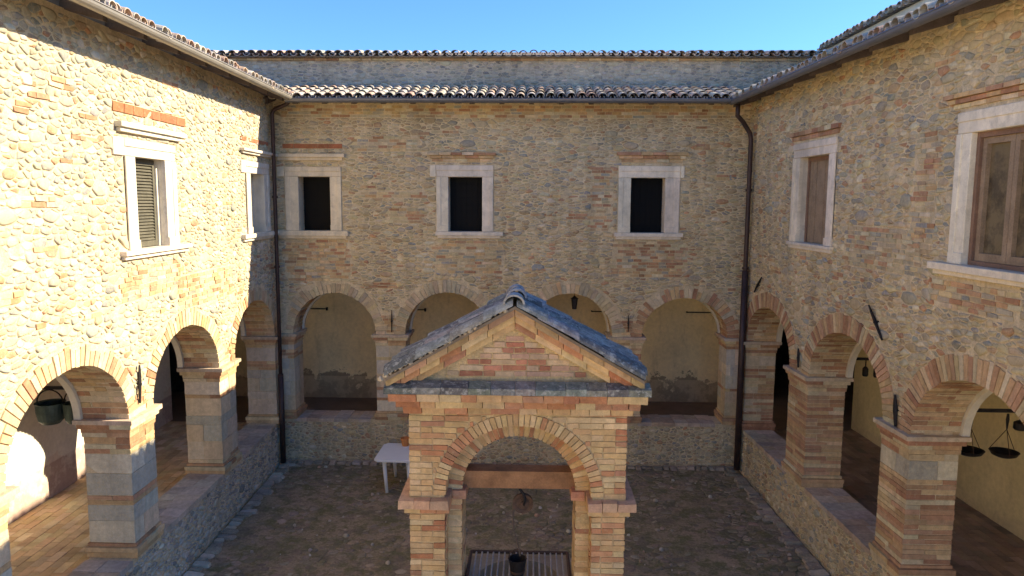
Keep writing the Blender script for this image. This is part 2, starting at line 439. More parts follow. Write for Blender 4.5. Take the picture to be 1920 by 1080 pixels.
def wall_stones(root, parent, T, flip, u0, u1, z0, z1, shapes, pal, seed, rfun, cut=0.24, gap=0.0085, h=(0.007, 0.024), tint=None, stuff='rubble', asp=1.55, mat='stone', kind='stone'):
    rr = random.Random(seed + 100)
    ins = lambda u, z: not any(s.has(u, z, 0.02) for s in shapes)
    for poly, (cu, cz), r in rubble_cells(u0, u1, z0, z1, rfun, ins, asp, seed=seed):
        q = []
        for p in poly:
            u, z = p
            for s in shapes: u, z = s.push(u, z, 0.004)
            if not q or math.hypot(u - q[-1][0], z - q[-1][1]) > 0.006: q.append((u, z))
        if len(q) < 3: continue
        q = [(p[0] + rr.uniform(-0.008, 0.008), p[1] + rr.uniform(-0.005, 0.005)) for p in q]
        q = inset(q, gap * rr.uniform(0.6, 1.7))
        if len(q) < 3 or abs(poly_area(q)) < 0.0008: continue
        q = soften(q, rr, cut)
        if len(q) < 4: continue
        c = jit(pick(pal, rr), 0.12, rr)
        if r > 0.065 and (c[0] > 0.52 or c[0] > 1.6 * c[1]): c = jit((0.43, 0.375, 0.265), 0.1, rr)
        if tint: c = tint(cu, cz, c, rr)
        vs, fs = stone_mesh(q, 0.0, rr.uniform(*h) * (0.7 + min(1.0, r / 0.1)), rr, T)
        piece(root, parent, kind, stuff, vs, fs, c, mat, flip, True)
def box_piece(root, parent, kind, stuff, T, flip, u0, u1, n0, n1, z0, z1, col, mat, rr=None, j=0.004, vis=1.0):
    """a brick or block with slightly uneven corners; u, n, z ranges through T"""
    rr = rr or rnd
    vs = []
    for z in (z0, z1):
        for n_ in (n0, n1):
            for u in (u0, u1):
                vs.append(T(u + rr.uniform(-j, j), n_ + rr.uniform(-j, j) * 0.7, z + rr.uniform(-j, j)))
    piece(root, parent, kind, stuff, vs, BOXF, col, mat, flip, False, vis)
def brick_patch(root, parent, T, flip, u0, u1, z0, z1, rr, red=0.4, course=0.066, keep=0.92, n=(-0.02, 0.012), lb=(0.11, 0.27), fade=0.2):
    z = z0
    while z < z1 - course * 0.5:
        a = u0 + rr.uniform(0, fade); e = u1 - rr.uniform(0, fade)
        while a < e - 0.04:
            l = min(rr.uniform(*lb), e - a)
            if l > 0.04:
                st = rr.random() > keep
                c = jit(pick(PAL, rr), 0.1, rr) if st else brickcol(rr, red)
                if st: box_piece(root, parent, 'stone', 'rubble', T, flip, a + 0.008, a + l - 0.008, n[0], n[1] + rr.uniform(-0.008, 0.004), z + 0.01, z + course - 0.008, c, 'stone', rr, 0.008)
                else: box_piece(root, parent, 'brick', 'brickwork', T, flip, a + 0.006, a + l - 0.006, n[0], n[1] + rr.uniform(-0.006, 0.008), z + 0.007, z + course - 0.005, c, 'brick', rr)
            a += l
        z += course
def voussoirs(root, parent, T, flip, c, a, zs, b, th, rr, red=0.5, wd=0.066, depth=(-0.63, 0.016), splits=3, pale=None, a0=0.0, a1=math.pi):
    """ring of wedge bricks round a half ellipse; also lines the soffit"""
    # arc length table
    N_ = 400; L = [0]; pt = lambda t, k: (c - (a + k) * math.cos(t), zs + (b + k) * math.sin(t))
    for i in range(N_):
        p, q = pt(a0 + (a1 - a0) * i / N_, 0), pt(a0 + (a1 - a0) * (i + 1) / N_, 0); L.append(L[-1] + math.hypot(q[0] - p[0], q[1] - p[1]))
    n = max(3, int(L[-1] / wd)); j = 0; cuts = []
    for k in range(n + 1):
        s = L[-1] * k / n
        while j < N_ and L[j] < s: j += 1
        cuts.append(a0 + (a1 - a0) * j / N_)
    for k in range(n):
        t0, t1 = cuts[k], cuts[k + 1]; dt = (t1 - t0) * 0.09
        col = jit(rr.choice(pale), 0.12, rr) if pale and rr.random() > red else brickcol(rr, red)
        d1 = depth[0]; ds = [depth[1]] + sorted([rr.uniform(depth[0] * 0.85, depth[0] * 0.15) for _ in range(splits - 1)], reverse=True) + [d1]
        for s in range(splits):
            thk = th * (rr.uniform(0.93, 1.05) if pale is None else rr.uniform(0.62, 1.08)) if s == 0 else th * 0.5
            off = rr.uniform(-0.008, 0.004)
            cc = col if s == 0 else brickcol(rr, 0.35)
            o = rr.uniform(-0.004, 0.006) if s == 0 else 0
            vs = []
            for (t, kk) in ((t0 + dt, off), (t1 - dt, off), (t0 + dt, thk), (t1 - dt, thk)):
                p = pt(t, kk - 0.004)
                for nn in (ds[s] + o, ds[s + 1] + 0.008): vs.append(T(p[0], nn, p[1]))
            fs = [(0, 2, 6, 4), (1, 5, 7, 3), (0, 1, 3, 2), (4, 6, 7, 5), (0, 4, 5, 1), (2, 3, 7, 6)]
            piece(root, parent, 'brick', 'brickwork', vs, fs, cc, 'brick', not flip, False, 1.0 if s == 0 else 0.35)

# ------------------------------------------------------------------ cloister wings
THK = 0.62; CW = 2.9; FZ = 0.70
XL = lambda y: -5.637 - 0.0284 * (y - 16)
XR = lambda y: 4.665 - 0.0396 * (y - 16)
TL = lambda u, n, z: (XL(u) + n, u, z)
TR = lambda u, n, z: (XR(u) - n, u, z)
TB = lambda u, n, z: (u, 16.0 - n, z)

def wall_shell(name, parent, T, outline, holes, n0, n1, mat):
    polys = [[Vector((p[0], p[1], 0)) for p in outline]] + [[Vector((p[0], p[1], 0)) for p in h] for h in holes]
    tri = tessellate_polygon(polys); pts = [p for q in polys for p in q]
    b = MB(); k = len(pts)
    vs = [T(p.x, n0, p.y) for p in pts] + [T(p.x, n1, p.y) for p in pts]
    fs = [t for t in tri] + [tuple(i + k for i in t[::-1]) for t in tri]
    o = 0
    for q in polys:
        m_ = len(q)
        for i in range(m_):
            a, c = o + i, o + (i + 1) % m_
            fs.append((a, c, c + k, a + k))
        o += m_
    b.add(vs, fs)
    return b.build(name, mat, parent)
def arch_outline(c, a, zs, b, zb, n=28):
    pts = [(c + a, zb)] + [(c + a * math.cos(math.pi * i / n), zs + b * math.sin(math.pi * i / n)) for i in range(n + 1)] + [(c - a, zb)]
    return pts
def rect(u0, u1, z0, z1): return [(u0, z0), (u1, z0), (u1, z1), (u0, z1)]

def window_frame(parent, T, flip, u0, u1, z0, z1, jl, jr, lint, sill, hood=None, ear=None, depth=0.35, col=(0.56, 0.50, 0.40), proud=0.035, hoodbrick=False):
    """stone frame with moulded edge: jambs, lintel, sill, hood; openings u0..u1, z0..z1. returns the window part"""
    rv = MB()                                                   # reveal lining of the opening
    for (a, b, c, d) in ((u0 - 0.012, u0 - 0.001, z0, z1), (u1 + 0.001, u1 + 0.012, z0, z1)): rv.box(a, b, -depth - 0.05, 0.0, c, d, T)
    rv.box(u0 - 0.012, u1 + 0.012, -depth - 0.05, 0.0, z1 + 0.001, z1 + 0.012, T); rv.box(u0 - 0.012, u1 + 0.012, -depth - 0.05, 0.0, z0 - 0.012, z0 - 0.001, T)
    W = rv.build('window', 'frame', parent, col=(col[0] * 0.92, col[1] * 0.92, col[2] * 0.92))
    def blk(name, boxes):
        b = MB()
        for q in boxes: b.box(*q, T)
        o = b.build(name, 'frame', W, col=jit(col, 0.06))
        bm = bmesh.new(); bm.from_mesh(o.data)
        bmesh.ops.bevel(bm, geom=[e for e in bm.edges], offset=0.006, segments=1, affect='EDGES'); bm.to_mesh(o.data); bm.free()
        return o
    def jamb(a, b, s):                                           # s=+1: outer edge at b
        w_ = b - a
        blk('jamb', [(a, b, -0.05, proud * 0.55, z0 + 0.004, z1 - 0.002),
                     ((b - w_ * 0.38) if s > 0 else a, b if s > 0 else (a + w_ * 0.38), -0.04, proud, z0 + 0.12, z1 - 0.002),
                     (a - 0.0015, b + 0.0015, -0.045, proud * 1.12, z0 + 0.002, z0 + 0.13)])
    jamb(u0 - jl, u0, -1); jamb(u1, u1 + jr, 1)
    l0, l1 = u0 - jl, u1 + jr
    if ear:
        e0, e1 = (ear[0] or l0), (ear[1] or l1)
    else: e0, e1 = l0, l1
    zm = z1 + (lint - z1) * 0.55
    blk('lintel', [(l0, l1, -0.05, proud * 0.6, z1 + 0.002, lint - 0.001), (l0 - 0.002, l1 + 0.002, -0.04, proud * 1.05, zm, lint)])
    if e0 < l0 - 0.03: blk('lintel', [(e0, l0 - 0.008, -0.05, proud * 0.9, z1 + (lint - z1) * 0.0, lint)])
    if e1 > l1 + 0.03: blk('lintel', [(l1 + 0.008, e1, -0.05, proud * 0.9, z1 + (lint - z1) * 0.0, lint)])
    s0, s1, zb, pr = sill
    blk('sill', [(s0, s1, -0.05, pr, zb + 0.055, z0), (s0 + 0.04, s1 - 0.04, -0.05, pr * 0.6, zb, zb + 0.056)])
    if hood:
        h0, h1, za, zt, pr = hood
        if not hoodbrick:
            blk('hood', [(h0, h1, -0.05, pr, za + (zt - za) * 0.45, zt), (h0 + 0.05, h1 - 0.05, -0.05, pr * 0.6, za, za + (zt - za) * 0.46)])
    return W
def brick_row(root, parent, T, flip, u0, u1, z0, z1, n1, rr, red=0.8, ln=0.26):
    a = u0
    while a < u1 - 0.03:
        l = min(ln * rr.uniform(0.9, 1.1), u1 - a)
        if u1 - a - l < 0.08: l = u1 - a
        box_piece(root, parent, 'brick', 'brickwork', T, flip, a + 0.004, a + l - 0.004, -0.03, n1, z0, z1, jit((0.37, 0.14, 0.065), 0.12, rr) if red >= 1 else brickcol(rr, red), 'brick', rr, 0.003)
        a += l

def pier(root, parent, T, flip, u0, u1, rr, style, zb=1.0, zc=2.97, depth=THK):
    """faced pier: base, shaft of blocks and bricks, moulded capital; every block is a piece wrapping the core"""
    p = 0.012
    for (z0, z1, pr) in ((zb, zb + 0.075, 0.05), (zb + 0.075, zb + 0.15, 0.062), (zb + 0.15, zb + 0.20, 0.03)):
        a = u0 - pr
        while a < u1 + pr - 0.02:
            l = min(0.28 * rr.uniform(0.85, 1.15), u1 + pr - a)
            if u1 + pr - a - l < 0.06: l = u1 + pr - a
            box_piece(root, parent, 'brick', 'brickwork', T, flip, a + 0.003, a + l - 0.003, -depth - pr, pr, z0 + 0.004, z1 - 0.003, brickcol(rr, 0.35), 'brick', rr, 0.003)
            a += l
    z = zb + 0.205; zt = zc - 0.26
    while z < zt - 0.03:
        stone = rr.random() < (style if style < 0.3 else (0.12 if z > 2.2 else 0.72))
        h = rr.uniform(0.16, 0.34) if stone else 0.068
        h = min(h, zt - z)
        if zt - z - h < 0.05: h = zt - z
        # split the plan
        cu = [u0 - p, u1 + p]; cn = [-depth - p, p]
        if stone:
            if rr.random() < 0.6: cu.insert(1, u0 + (u1 - u0) * rr.uniform(0.3, 0.7))
            if rr.random() < 0.55: cn.insert(1, -depth * rr.uniform(0.35, 0.65))
        else:
            cu = [u0 - p, u0 + (u1 - u0) * rr.choice((0.35, 0.5, 0.62)), u1 + p]
            cn = [-depth - p, -depth * rr.choice((0.3, 0.45, 0.6, 0.72)), p]
        for i in range(len(cu) - 1):
            for k in range(len(cn) - 1):
                g = 0.004
                e = rr.uniform(-0.004, 0.005)
                if stone:
                    col = jit(rr.choice(((0.64, 0.54, 0.38), (0.60, 0.51, 0.36), (0.48, 0.44, 0.34), (0.61, 0.48, 0.30), (0.55, 0.49, 0.37))), 0.1, rr)
                    box_piece(root, parent, 'stone_block', 'masonry', T, flip, cu[i] + g + (e if i == 0 else 0), cu[i + 1] - g - (e if i == len(cu) - 2 else 0), cn[k] + g, cn[k + 1] - g + e, z + g, z + h - g, col, 'stone', rr, 0.005)
                else:
                    box_piece(root, parent, 'brick', 'brickwork', T, flip, cu[i] + g + (e if i == 0 else 0), cu[i + 1] - g - (e if i == len(cu) - 2 else 0), cn[k] + g, cn[k + 1] - g + e, z + g, z + h - g, brickcol(rr, 0.38), 'brick', rr, 0.004)
        z += h
    z = zc - 0.26
    for (dz, pr) in ((0.062, 0.025), (0.062, 0.03), (0.068, 0.065), (0.066, 0.10)):
        cu = [u0 - pr, u0 + (u1 - u0) * rr.uniform(0.3, 0.7), u1 + pr]; cn = [-depth - pr, -depth * rr.uniform(0.3, 0.7), pr]
        for i in range(2):
            for k in range(2):
                c = brickcol(rr, 0.45) if pr < 0.09 else jit((0.54, 0.42, 0.29), 0.1, rr)
                box_piece(root, parent, 'brick', 'brickwork', T, flip, cu[i] + 0.002, cu[i + 1] - 0.002, cn[k] + 0.002, cn[k + 1] - 0.002, z + 0.003, z + dz - 0.003, c, 'brick', rr, 0.003)
        z += dz

def tile_piece(root, parent, T, flip, u, n0, z0, n1, z1, r, rr, cover=True, col=None, taper=0.82, seg=7, th=0.014, stuff='tiling', mat='tile'):
    """one barrel tile from its low end (n0, z0) to its high end (n1, z1); cover tiles arch up, pan tiles sag"""
    col = col or jit(rr.choice(((0.44, 0.35, 0.27), (0.47, 0.39, 0.31), (0.38, 0.335, 0.28), (0.50, 0.44, 0.36), (0.34, 0.31, 0.27), (0.44, 0.30, 0.21))), 0.14, rr)
    vs = []
    du = rr.uniform(-0.016, 0.016); dz = rr.uniform(0, 0.016)
    for (n_, z_, k) in ((n0, z0, 1.0 if cover else taper), (n1, z1, taper if cover else 1.0)):
        for t_ in (0, th):
            for s in range(seg + 1):
                a = math.pi * s / seg
                rad = (r * k) - t_
                zz = math.sin(a) * rad * 0.85
                vs.append(T(u + du - math.cos(a) * rad, n_, z_ + dz + (zz if cover else -zz + 0.01)))
    n = seg + 1; fs = []
    for s in range(seg):
        fs.append((s, s + 1, 2 * n + s + 1, 2 * n + s)); fs.append((n + s + 1, n + s, 3 * n + s, 3 * n + s + 1))
        fs.append((s + 1, s, n + s, n + s + 1)); fs.append((2 * n + s, 2 * n + s + 1, 3 * n + s + 1, 3 * n + s))
    fs.append((0, 2 * n, 3 * n, n)); fs.append((seg, n + seg, 3 * n + seg, 2 * n + seg))
    piece(root, parent, 'tile', stuff, vs, fs, col, mat, flip, False)
def tile_roof(root, parent, T, flip, u0, u1, n_eave, z_eave, slope, rows, rr, pitch=0.21, step=0.36, ln=0.44):
    k = int((u1 - u0) / pitch)
    for i in range(k):
        u = u0 + (i + 0.5) * pitch
        for j in range(rows):
            j0 = rr.uniform(-0.04, 0.035)
            a = n_eave - j * step + j0; za = z_eave + (j * step - j0) * slope
            tile_piece(root, parent, T, flip, u, a, za + 0.05 + j * 0.004, a - ln, za + ln * slope + 0.035, 0.098, rr, True)
            tile_piece(root, parent, T, flip, u + pitch / 2, a + 0.015, za + 0.048, a - ln, za + ln * slope + 0.045, 0.098, rr, False)

def gutter(parent, T, u0, u1, n, z, mat, r=0.075):
    """half-round gutter with a rolled lip; bottom at z"""
    b = MB(); seg = 8; vs = []; prof = []
    for s in range(seg + 1):
        a = math.pi + math.pi * s / seg; prof.append((n + math.cos(a) * r, z + r + math.sin(a) * r))
    prof += [(n + r + 0.012, z + r + 0.004), (n + r + 0.006, z + r + 0.016), (n + r - 0.006, z + r + 0.008)]
    inner = [(q[0] * 0.94 + n * 0.06, q[1] + 0.006) for q in prof[:seg + 1]][::-1]
    prof += inner
    k = len(prof)
    for u in (u0, u1): vs += [T(u, q[0], q[1]) for q in prof]
    fs = [(i, (i + 1) % k, (i + 1) % k + k, i + k) for i in range(k)] + [tuple(range(k)), tuple(range(k, 2 * k))[::-1]]
    b.add(vs, fs)
    return b.build('gutter', mat, parent, smooth=False)

def r_rubble(k=1.0, big=1.2, mid=9):
    # seed radius range and attempts per square metre, large stones first
    return [(0.075 * k, 0.105 * k, big), (0.050 * k, 0.075 * k, mid), (0.034 * k, 0.050 * k, 45), (0.022 * k, 0.036 * k, 260), (0.017 * k, 0.022 * k, 420)]

def wing(T, flip, spec):
    rr = random.Random(spec['seed'])
    u0, u1, ztop = spec['u0'], spec['u1'], 8.12
    root = thing('cloister_wing', spec['label'], 'building', T((spec['uv0'] + u1) / 2, 0, 0), 'three wings of the cloister')
    arches, wins = spec['arches'], spec['wins']
    holes = [arch_outline(c, a, zs, b, 1.0) for (c, a, zs, b) in arches] + [rect(w_['o'][0] - 0.012, w_['o'][1] + 0.012, w_['o'][2] - 0.012, w_['o'][3] + 0.012) for w_ in wins]
    wall = wall_shell('wall', root, T, rect(u0, u1, 0.0, ztop), holes, 0.0, -THK, spec.get('mortar', 'mortar'))
    # arches
    shapes = []
    for i, (c, a, zs, b) in enumerate(arches):
        th = spec['vth']
        shapes.append(Shape('arch', c, a + th, zs, b + th, zs - 0.12))
        shapes.append(Shape('arch', c, a, zs, b, 0.98))
        rg = MB(); n = 24                                       # plaster edge on the corridor side
        for k in range(n):
            t0, t1 = math.pi * k / n, math.pi * (k + 1) / n
            P = lambda t, q: (c - (a + q) * math.cos(t), zs + (b + q) * math.sin(t))
            vs = []
            for (t, q) in ((t0, -0.05), (t1, -0.05), (t0, 0.30), (t1, 0.30)):
                p = P(t, q)
                vs += [T(p[0], -THK - 0.005, p[1]), T(p[0], -THK - 0.10, p[1])]
            rg.add(vs, [(0, 2, 6, 4), (1, 5, 7, 3), (0, 1, 3, 2), (4, 6, 7, 5)])
        A = rg.build('arch', 'plaster_ring', root)
        voussoirs(root, A, T, flip, c, a, zs, b, th, rr, spec['vred'][i], spec['vwd'], (-THK, 0.018), 3, spec.get('vpale'))
    # piers
    for k, (p0, p1) in enumerate(spec['piers']):
        P = MB().box(p0 + 0.03, p1 - 0.03, -THK + 0.03, -0.03, 1.0, 2.9, T).build('pier', 'mortar', root)
        pier(root, P, T, flip, p0, p1, rr, spec['pier_style'])
        shapes.append(Shape('rect', p0 - 0.02, p1 + 0.02, 0.98, 3.0))
    # windows
    for w_ in wins:
        o = w_['o']
        W = window_frame(root, T, flip, o[0], o[1], o[2], o[3], w_['jl'], w_['jr'], w_['lint'], w_['sill'], w_.get('hood'), w_.get('ear'), w_.get('depth', 0.35), w_.get('col', (0.56, 0.50, 0.40)), hoodbrick=w_.get('hoodbrick', False))
        W['label'] = w_['label']
        w_['fill'](W, T, o)
        e = w_.get('ear') or (None, None)
        shapes.append(Shape('rect', o[0] - w_['jl'] - 0.01, o[1] + w_['jr'] + 0.01, w_['sill'][2], w_['lint'] + 0.01))
        shapes.append(Shape('rect', w_['sill'][0], w_['sill'][1], w_['sill'][2] - 0.01, o[2] + 0.02))
        if e[0]: shapes.append(Shape('rect', e[0] - 0.01, o[0], o[3], w_['lint'] + 0.01))
        if e[1]: shapes.append(Shape('rect', o[1], e[1] + 0.01, o[3], w_['lint'] + 0.01))
        if w_.get('hood'):
            h = w_['hood']; shapes.append(Shape('rect', h[0], h[1], h[2] - 0.01, h[3] + 0.005))
            if w_.get('hoodbrick'):
                nr = max(2, int(round((h[3] - h[2]) / 0.065))); dz = (h[3] - h[2]) / nr
                for q in range(nr):
                    ins = 0.05 * (nr - 1 - q)
                    brick_row(root, W, T, flip, h[0] + ins, h[1] - ins, h[2] + q * dz + 0.004, h[2] + (q + 1) * dz - 0.003, 0.025 + 0.035 * q, rr, spec.get('hred', 0.55))
        for (b0, b1, za, zb, n1, red) in w_.get('rows', ()):
            shapes.append(Shape('rect', b0, b1, za - 0.005, zb + 0.005)); brick_row(root, wall, T, flip, b0, b1, za, zb, n1, rr, red)
    for (a, b, za, zb, red, keep) in spec['patches']:
        brick_patch(root, wall, T, flip, a, b, za, zb, rr, red, keep=keep)
        shapes.append(Shape('rect', a + 0.09, b - 0.09, za, zb))
    # brick fragments scattered through the rubble
    for q in range(spec.get('frags', 60)):
        a = rr.uniform(spec['uv0'], u1 - 0.4); z = rr.uniform(3.0, 7.9); n_ = rr.choice((1, 1, 2, 3)); nz = rr.choice((1, 1, 1, 2))
        l = 0.0; bs = []
        for k in range(n_):
            d = rr.uniform(0.12, 0.27); bs.append((a + l, a + l + d)); l += d
        if any(sh.has(a + t * l, z + v * 0.066 * nz, 0.03) for sh in shapes for t in (0, 0.33, 0.66, 1) for v in (0, 1)): continue
        for k in range(nz):
            for (p, e) in bs:
                sh_ = 0.05 * k
                box_piece(root, wall, 'brick', 'brickwork', T, flip, p + sh_ + 0.006, e + sh_ - 0.006, -0.02, 0.013 + rr.uniform(-0.005, 0.006), z + k * 0.066 + 0.006, z + k * 0.066 + 0.058, brickcol(rr, 0.6), 'brick', rr, 0.007)
        shapes.append(Shape('rect', a, a + l, z, z + nz * 0.066))
    # rubble
    uv0 = spec['uv0']
    wall_stones(root, wall, T, flip, uv0, u1, 2.7, 8.05, shapes, spec['pal'], spec['seed'] + 1, spec['rfun'], asp=spec['asp'], cut=spec['cut'], tint=spec.get('tint'), h=spec.get('h', (0.007, 0.024)))
    wall_stones(root, wall, T, flip, uv0, u1, 0.03, 0.93, [], spec['pal_low'], spec['seed'] + 2, r_rubble(0.9, 0.5, 6), tint=spec.get('tint'))
    # coping of the parapet
    a = uv0
    while a < u1 - 0.05:
        l = min(rr.uniform(0.22, 0.34), u1 - a)
        if not any(p0 - 0.1 < a + l / 2 < p1 + 0.1 for p0, p1 in spec['piers']):
            nn = [0.03, -THK * rr.uniform(0.35, 0.65), -THK - 0.01]
            for k in range(2):
                box_piece(root, wall, 'brick', 'brickwork', T, flip, a + 0.005, a + l - 0.005, nn[k + 1] + 0.004, nn[k] - 0.004, 0.935, 1.0 + rr.uniform(0.008, 0.02), jit(rr.choice(((0.52, 0.41, 0.30), (0.50, 0.37, 0.25), (0.55, 0.46, 0.34), (0.45, 0.38, 0.30))), 0.1, rr), 'brick', rr, 0.004)
        a += l
    # eave: boards, rafters, gutter, tiles
    ov = spec['ov']; zg = spec['zg']; sl_ = 0.27
    rf = MB()
    re0, re1 = spec['roof_u']
    rf.add([T(u, n_, z_) for (n_, z_) in ((ov - 0.02, zg + 0.08), (ov - 0.02, zg + 0.115), (-4.2, zg + 0.115 + sl_ * 4.2), (-4.2, zg + 0.08 + sl_ * 4.2)) for u in (re0, re1)],
           [(0, 1, 3, 2), (2, 3, 5, 4), (4, 5, 7, 6), (6, 7, 1, 0), (0, 2, 4, 6), (1, 7, 5, 3)])
    R = rf.build('roof', 'soffit', root)
    u = re0 + 0.3
    while u < re1 - 0.1:
        rb = MB(); w2 = 0.05
        rb.add([T(uu, n_, z_) for (n_, z_) in ((ov - 0.10, zg + 0.075 + 0.10 * sl_ - 0.0), (ov - 0.10, zg - 0.01), (-0.05, zg + 0.0 + sl_ * ov * 0.9), (-0.05, zg + 0.075 + sl_ * ov)) for uu in (u - w2, u + w2)],
               [(0, 1, 3, 2), (2, 3, 5, 4), (4, 5, 7, 6), (6, 7, 1, 0), (0, 2, 4, 6), (1, 7, 5, 3)])
        rb.build('rafter', 'soffit', R); u += spec.get('raft', 0.62)
    gutter(root, T, spec['gut_u'][0], spec['gut_u'][1], ov + 0.03, zg, spec['gmat'], spec.get('gr', 0.075))
    tile_roof(root, R, T, flip, spec['tile_u'][0], spec['tile_u'][1], ov + 0.06, zg + 0.065, sl_, spec['trows'], rr)
    return root, wall, R

# window fillings -------------------------------------------------------------
def louvre(W, T, o):
    d = -0.13; a, b, z0, z1 = o
    MB().box(a + 0.002, b - 0.002, -0.21, -0.19, z0, z1, T).build('backing', 'dark_interior', W)
    e = a + (b - a) * 0.93
    fr = MB()
    for q in ((a + 0.01, a + 0.06), (e - 0.06, e)): fr.box(q[0], q[1], d - 0.03, d + 0.008, z0 + 0.01, z1 - 0.01, T)
    for q in ((z0 + 0.01, z0 + 0.09), (z1 - 0.09, z1 - 0.01)): fr.box(a + 0.06, e - 0.06, d - 0.028, d + 0.006, q[0], q[1], T)
    Sh = fr.build('shutter', 'shutter_green', W)
    z = z0 + 0.10
    while z < z1 - 0.12:
        s = MB(); s.add([T(u, n_, zz) for (n_, zz) in ((d + 0.004, z), (d + 0.004, z + 0.006), (d - 0.024, z + 0.036), (d - 0.024, z + 0.030)) for u in (a + 0.06, e - 0.06)],
                        [(0, 1, 3, 2), (2, 3, 5, 4), (4, 5, 7, 6), (6, 7, 1, 0), (0, 2, 4, 6), (1, 7, 5, 3)])
        s.build('slat', 'shutter_green', Sh); z += 0.045
    MB().box(e + 0.004, e + 0.045, d - 0.05, d + 0.03, z0 + 0.005, z1 - 0.12, T).build('casement_stile', 'paint_pale', W)
def curtain(W, T, o):
    a, b, z0, z1 = o
    bm_ = MB(); n = 24; vs = []; fs = []
    for i in range(n + 1):
        u = a + (b - a) * i / n
        for z in (z0, z1): vs.append(T(u, -0.30 + 0.012 * math.sin(i * 1.7), z))
    for i in range(n): fs.append((2 * i, 2 * i + 2, 2 * i + 3, 2 * i + 1))
    bm_.add(vs, fs); bm_.build('curtain', 'curtain', W, fix=False)
    MB().box(a + 0.002, b - 0.002, -0.40, -0.37, z0, z1, T).build('backing', 'dark_interior', W)
    fr = MB(); fr.box(a, a + 0.05, -0.27, -0.22, z0, z1, T); fr.box(b - 0.05, b, -0.27, -0.22, z0, z1, T); fr.box(a + 0.05, b - 0.05, -0.268, -0.222, z1 - 0.05, z1, T)
    fr.build('casement', 'paint_pale', W)
def dark_grille(W, T, o):
    a, b, z0, z1 = o
    MB().box(a + 0.002, b - 0.002, -0.39, -0.36, z0, z1, T).build('pane', 'dark_interior', W)  # opaque black sheet; the darkness of the room is in its colour
    g = MB()
    for i in range(1, 6): u = a + (b - a) * i / 6; g.tube([T(u, -0.30, z0), T(u, -0.30, z1)], 0.003, 5, False)
    for i in range(1, 8): z = z0 + (z1 - z0) * i / 8; g.tube([T(a, -0.288, z), T(b, -0.288, z)], 0.0025, 5, False)
    g.build('grille', 'black_iron', W)
def boards(W, T, o):
    a, b, z0, z1 = o
    MB().box(a + 0.002, b - 0.002, -0.205, -0.195, z0, z1, T).build('backing', 'dark_interior', W)
    n = 7
    for i in range(n):
        p = a + (b - a) * i / n; q = a + (b - a) * (i + 1) / n
        MB().box(p + 0.004, q - 0.004, -0.19, -0.155 + rnd.uniform(-0.004, 0.004), z0 + 0.004, z1 - 0.004, T).build('board', 'wood_brown', W)
    f = MB()
    for i in (0, 1): u = a + 0.002 if i == 0 else b - 0.062; f.box(u, u + 0.06, -0.152, -0.128, z0 + 0.003, z1 - 0.003, T)
    f.box(a + 0.062, b - 0.062, -0.151, -0.132, z1 - 0.07, z1 - 0.003, T)
    f.build('shutter_frame', 'wood_red', W)
def casement(W, T, o):
    a, b, z0, z1 = o; mid = (a + b) / 2
    MB().box(a + 0.002, b - 0.002, -0.145, -0.135, z0, z1, T).build('pane', 'glass_painted', W)
    f = MB()
    f.box(a, a + 0.055, -0.17, -0.05, z0, z1, T); f.box(b - 0.055, b, -0.17, -0.05, z0, z1, T); f.box(a + 0.055, b - 0.055, -0.17, -0.052, z1 - 0.06, z1, T); f.box(a + 0.055, b - 0.055, -0.17, -0.052, z0, z0 + 0.05, T)
    f.build('casement_frame', 'wood_red', W)
    for (p, q) in ((a + 0.058, mid - 0.003), (mid + 0.003, b - 0.058)):
        s = MB(); t = 0.07
        s.box(p, p + t, -0.155, -0.085, z0 + 0.052, z1 - 0.062, T); s.box(q - t, q, -0.155, -0.085, z0 + 0.052, z1 - 0.062, T)
        s.box(p + t, q - t, -0.155, -0.087, z0 + 0.052, z0 + 0.14, T); s.box(p + t, q - t, -0.155, -0.087, z1 - 0.135, z1 - 0.062, T)
        s.build('sash', 'wood_brown', W)

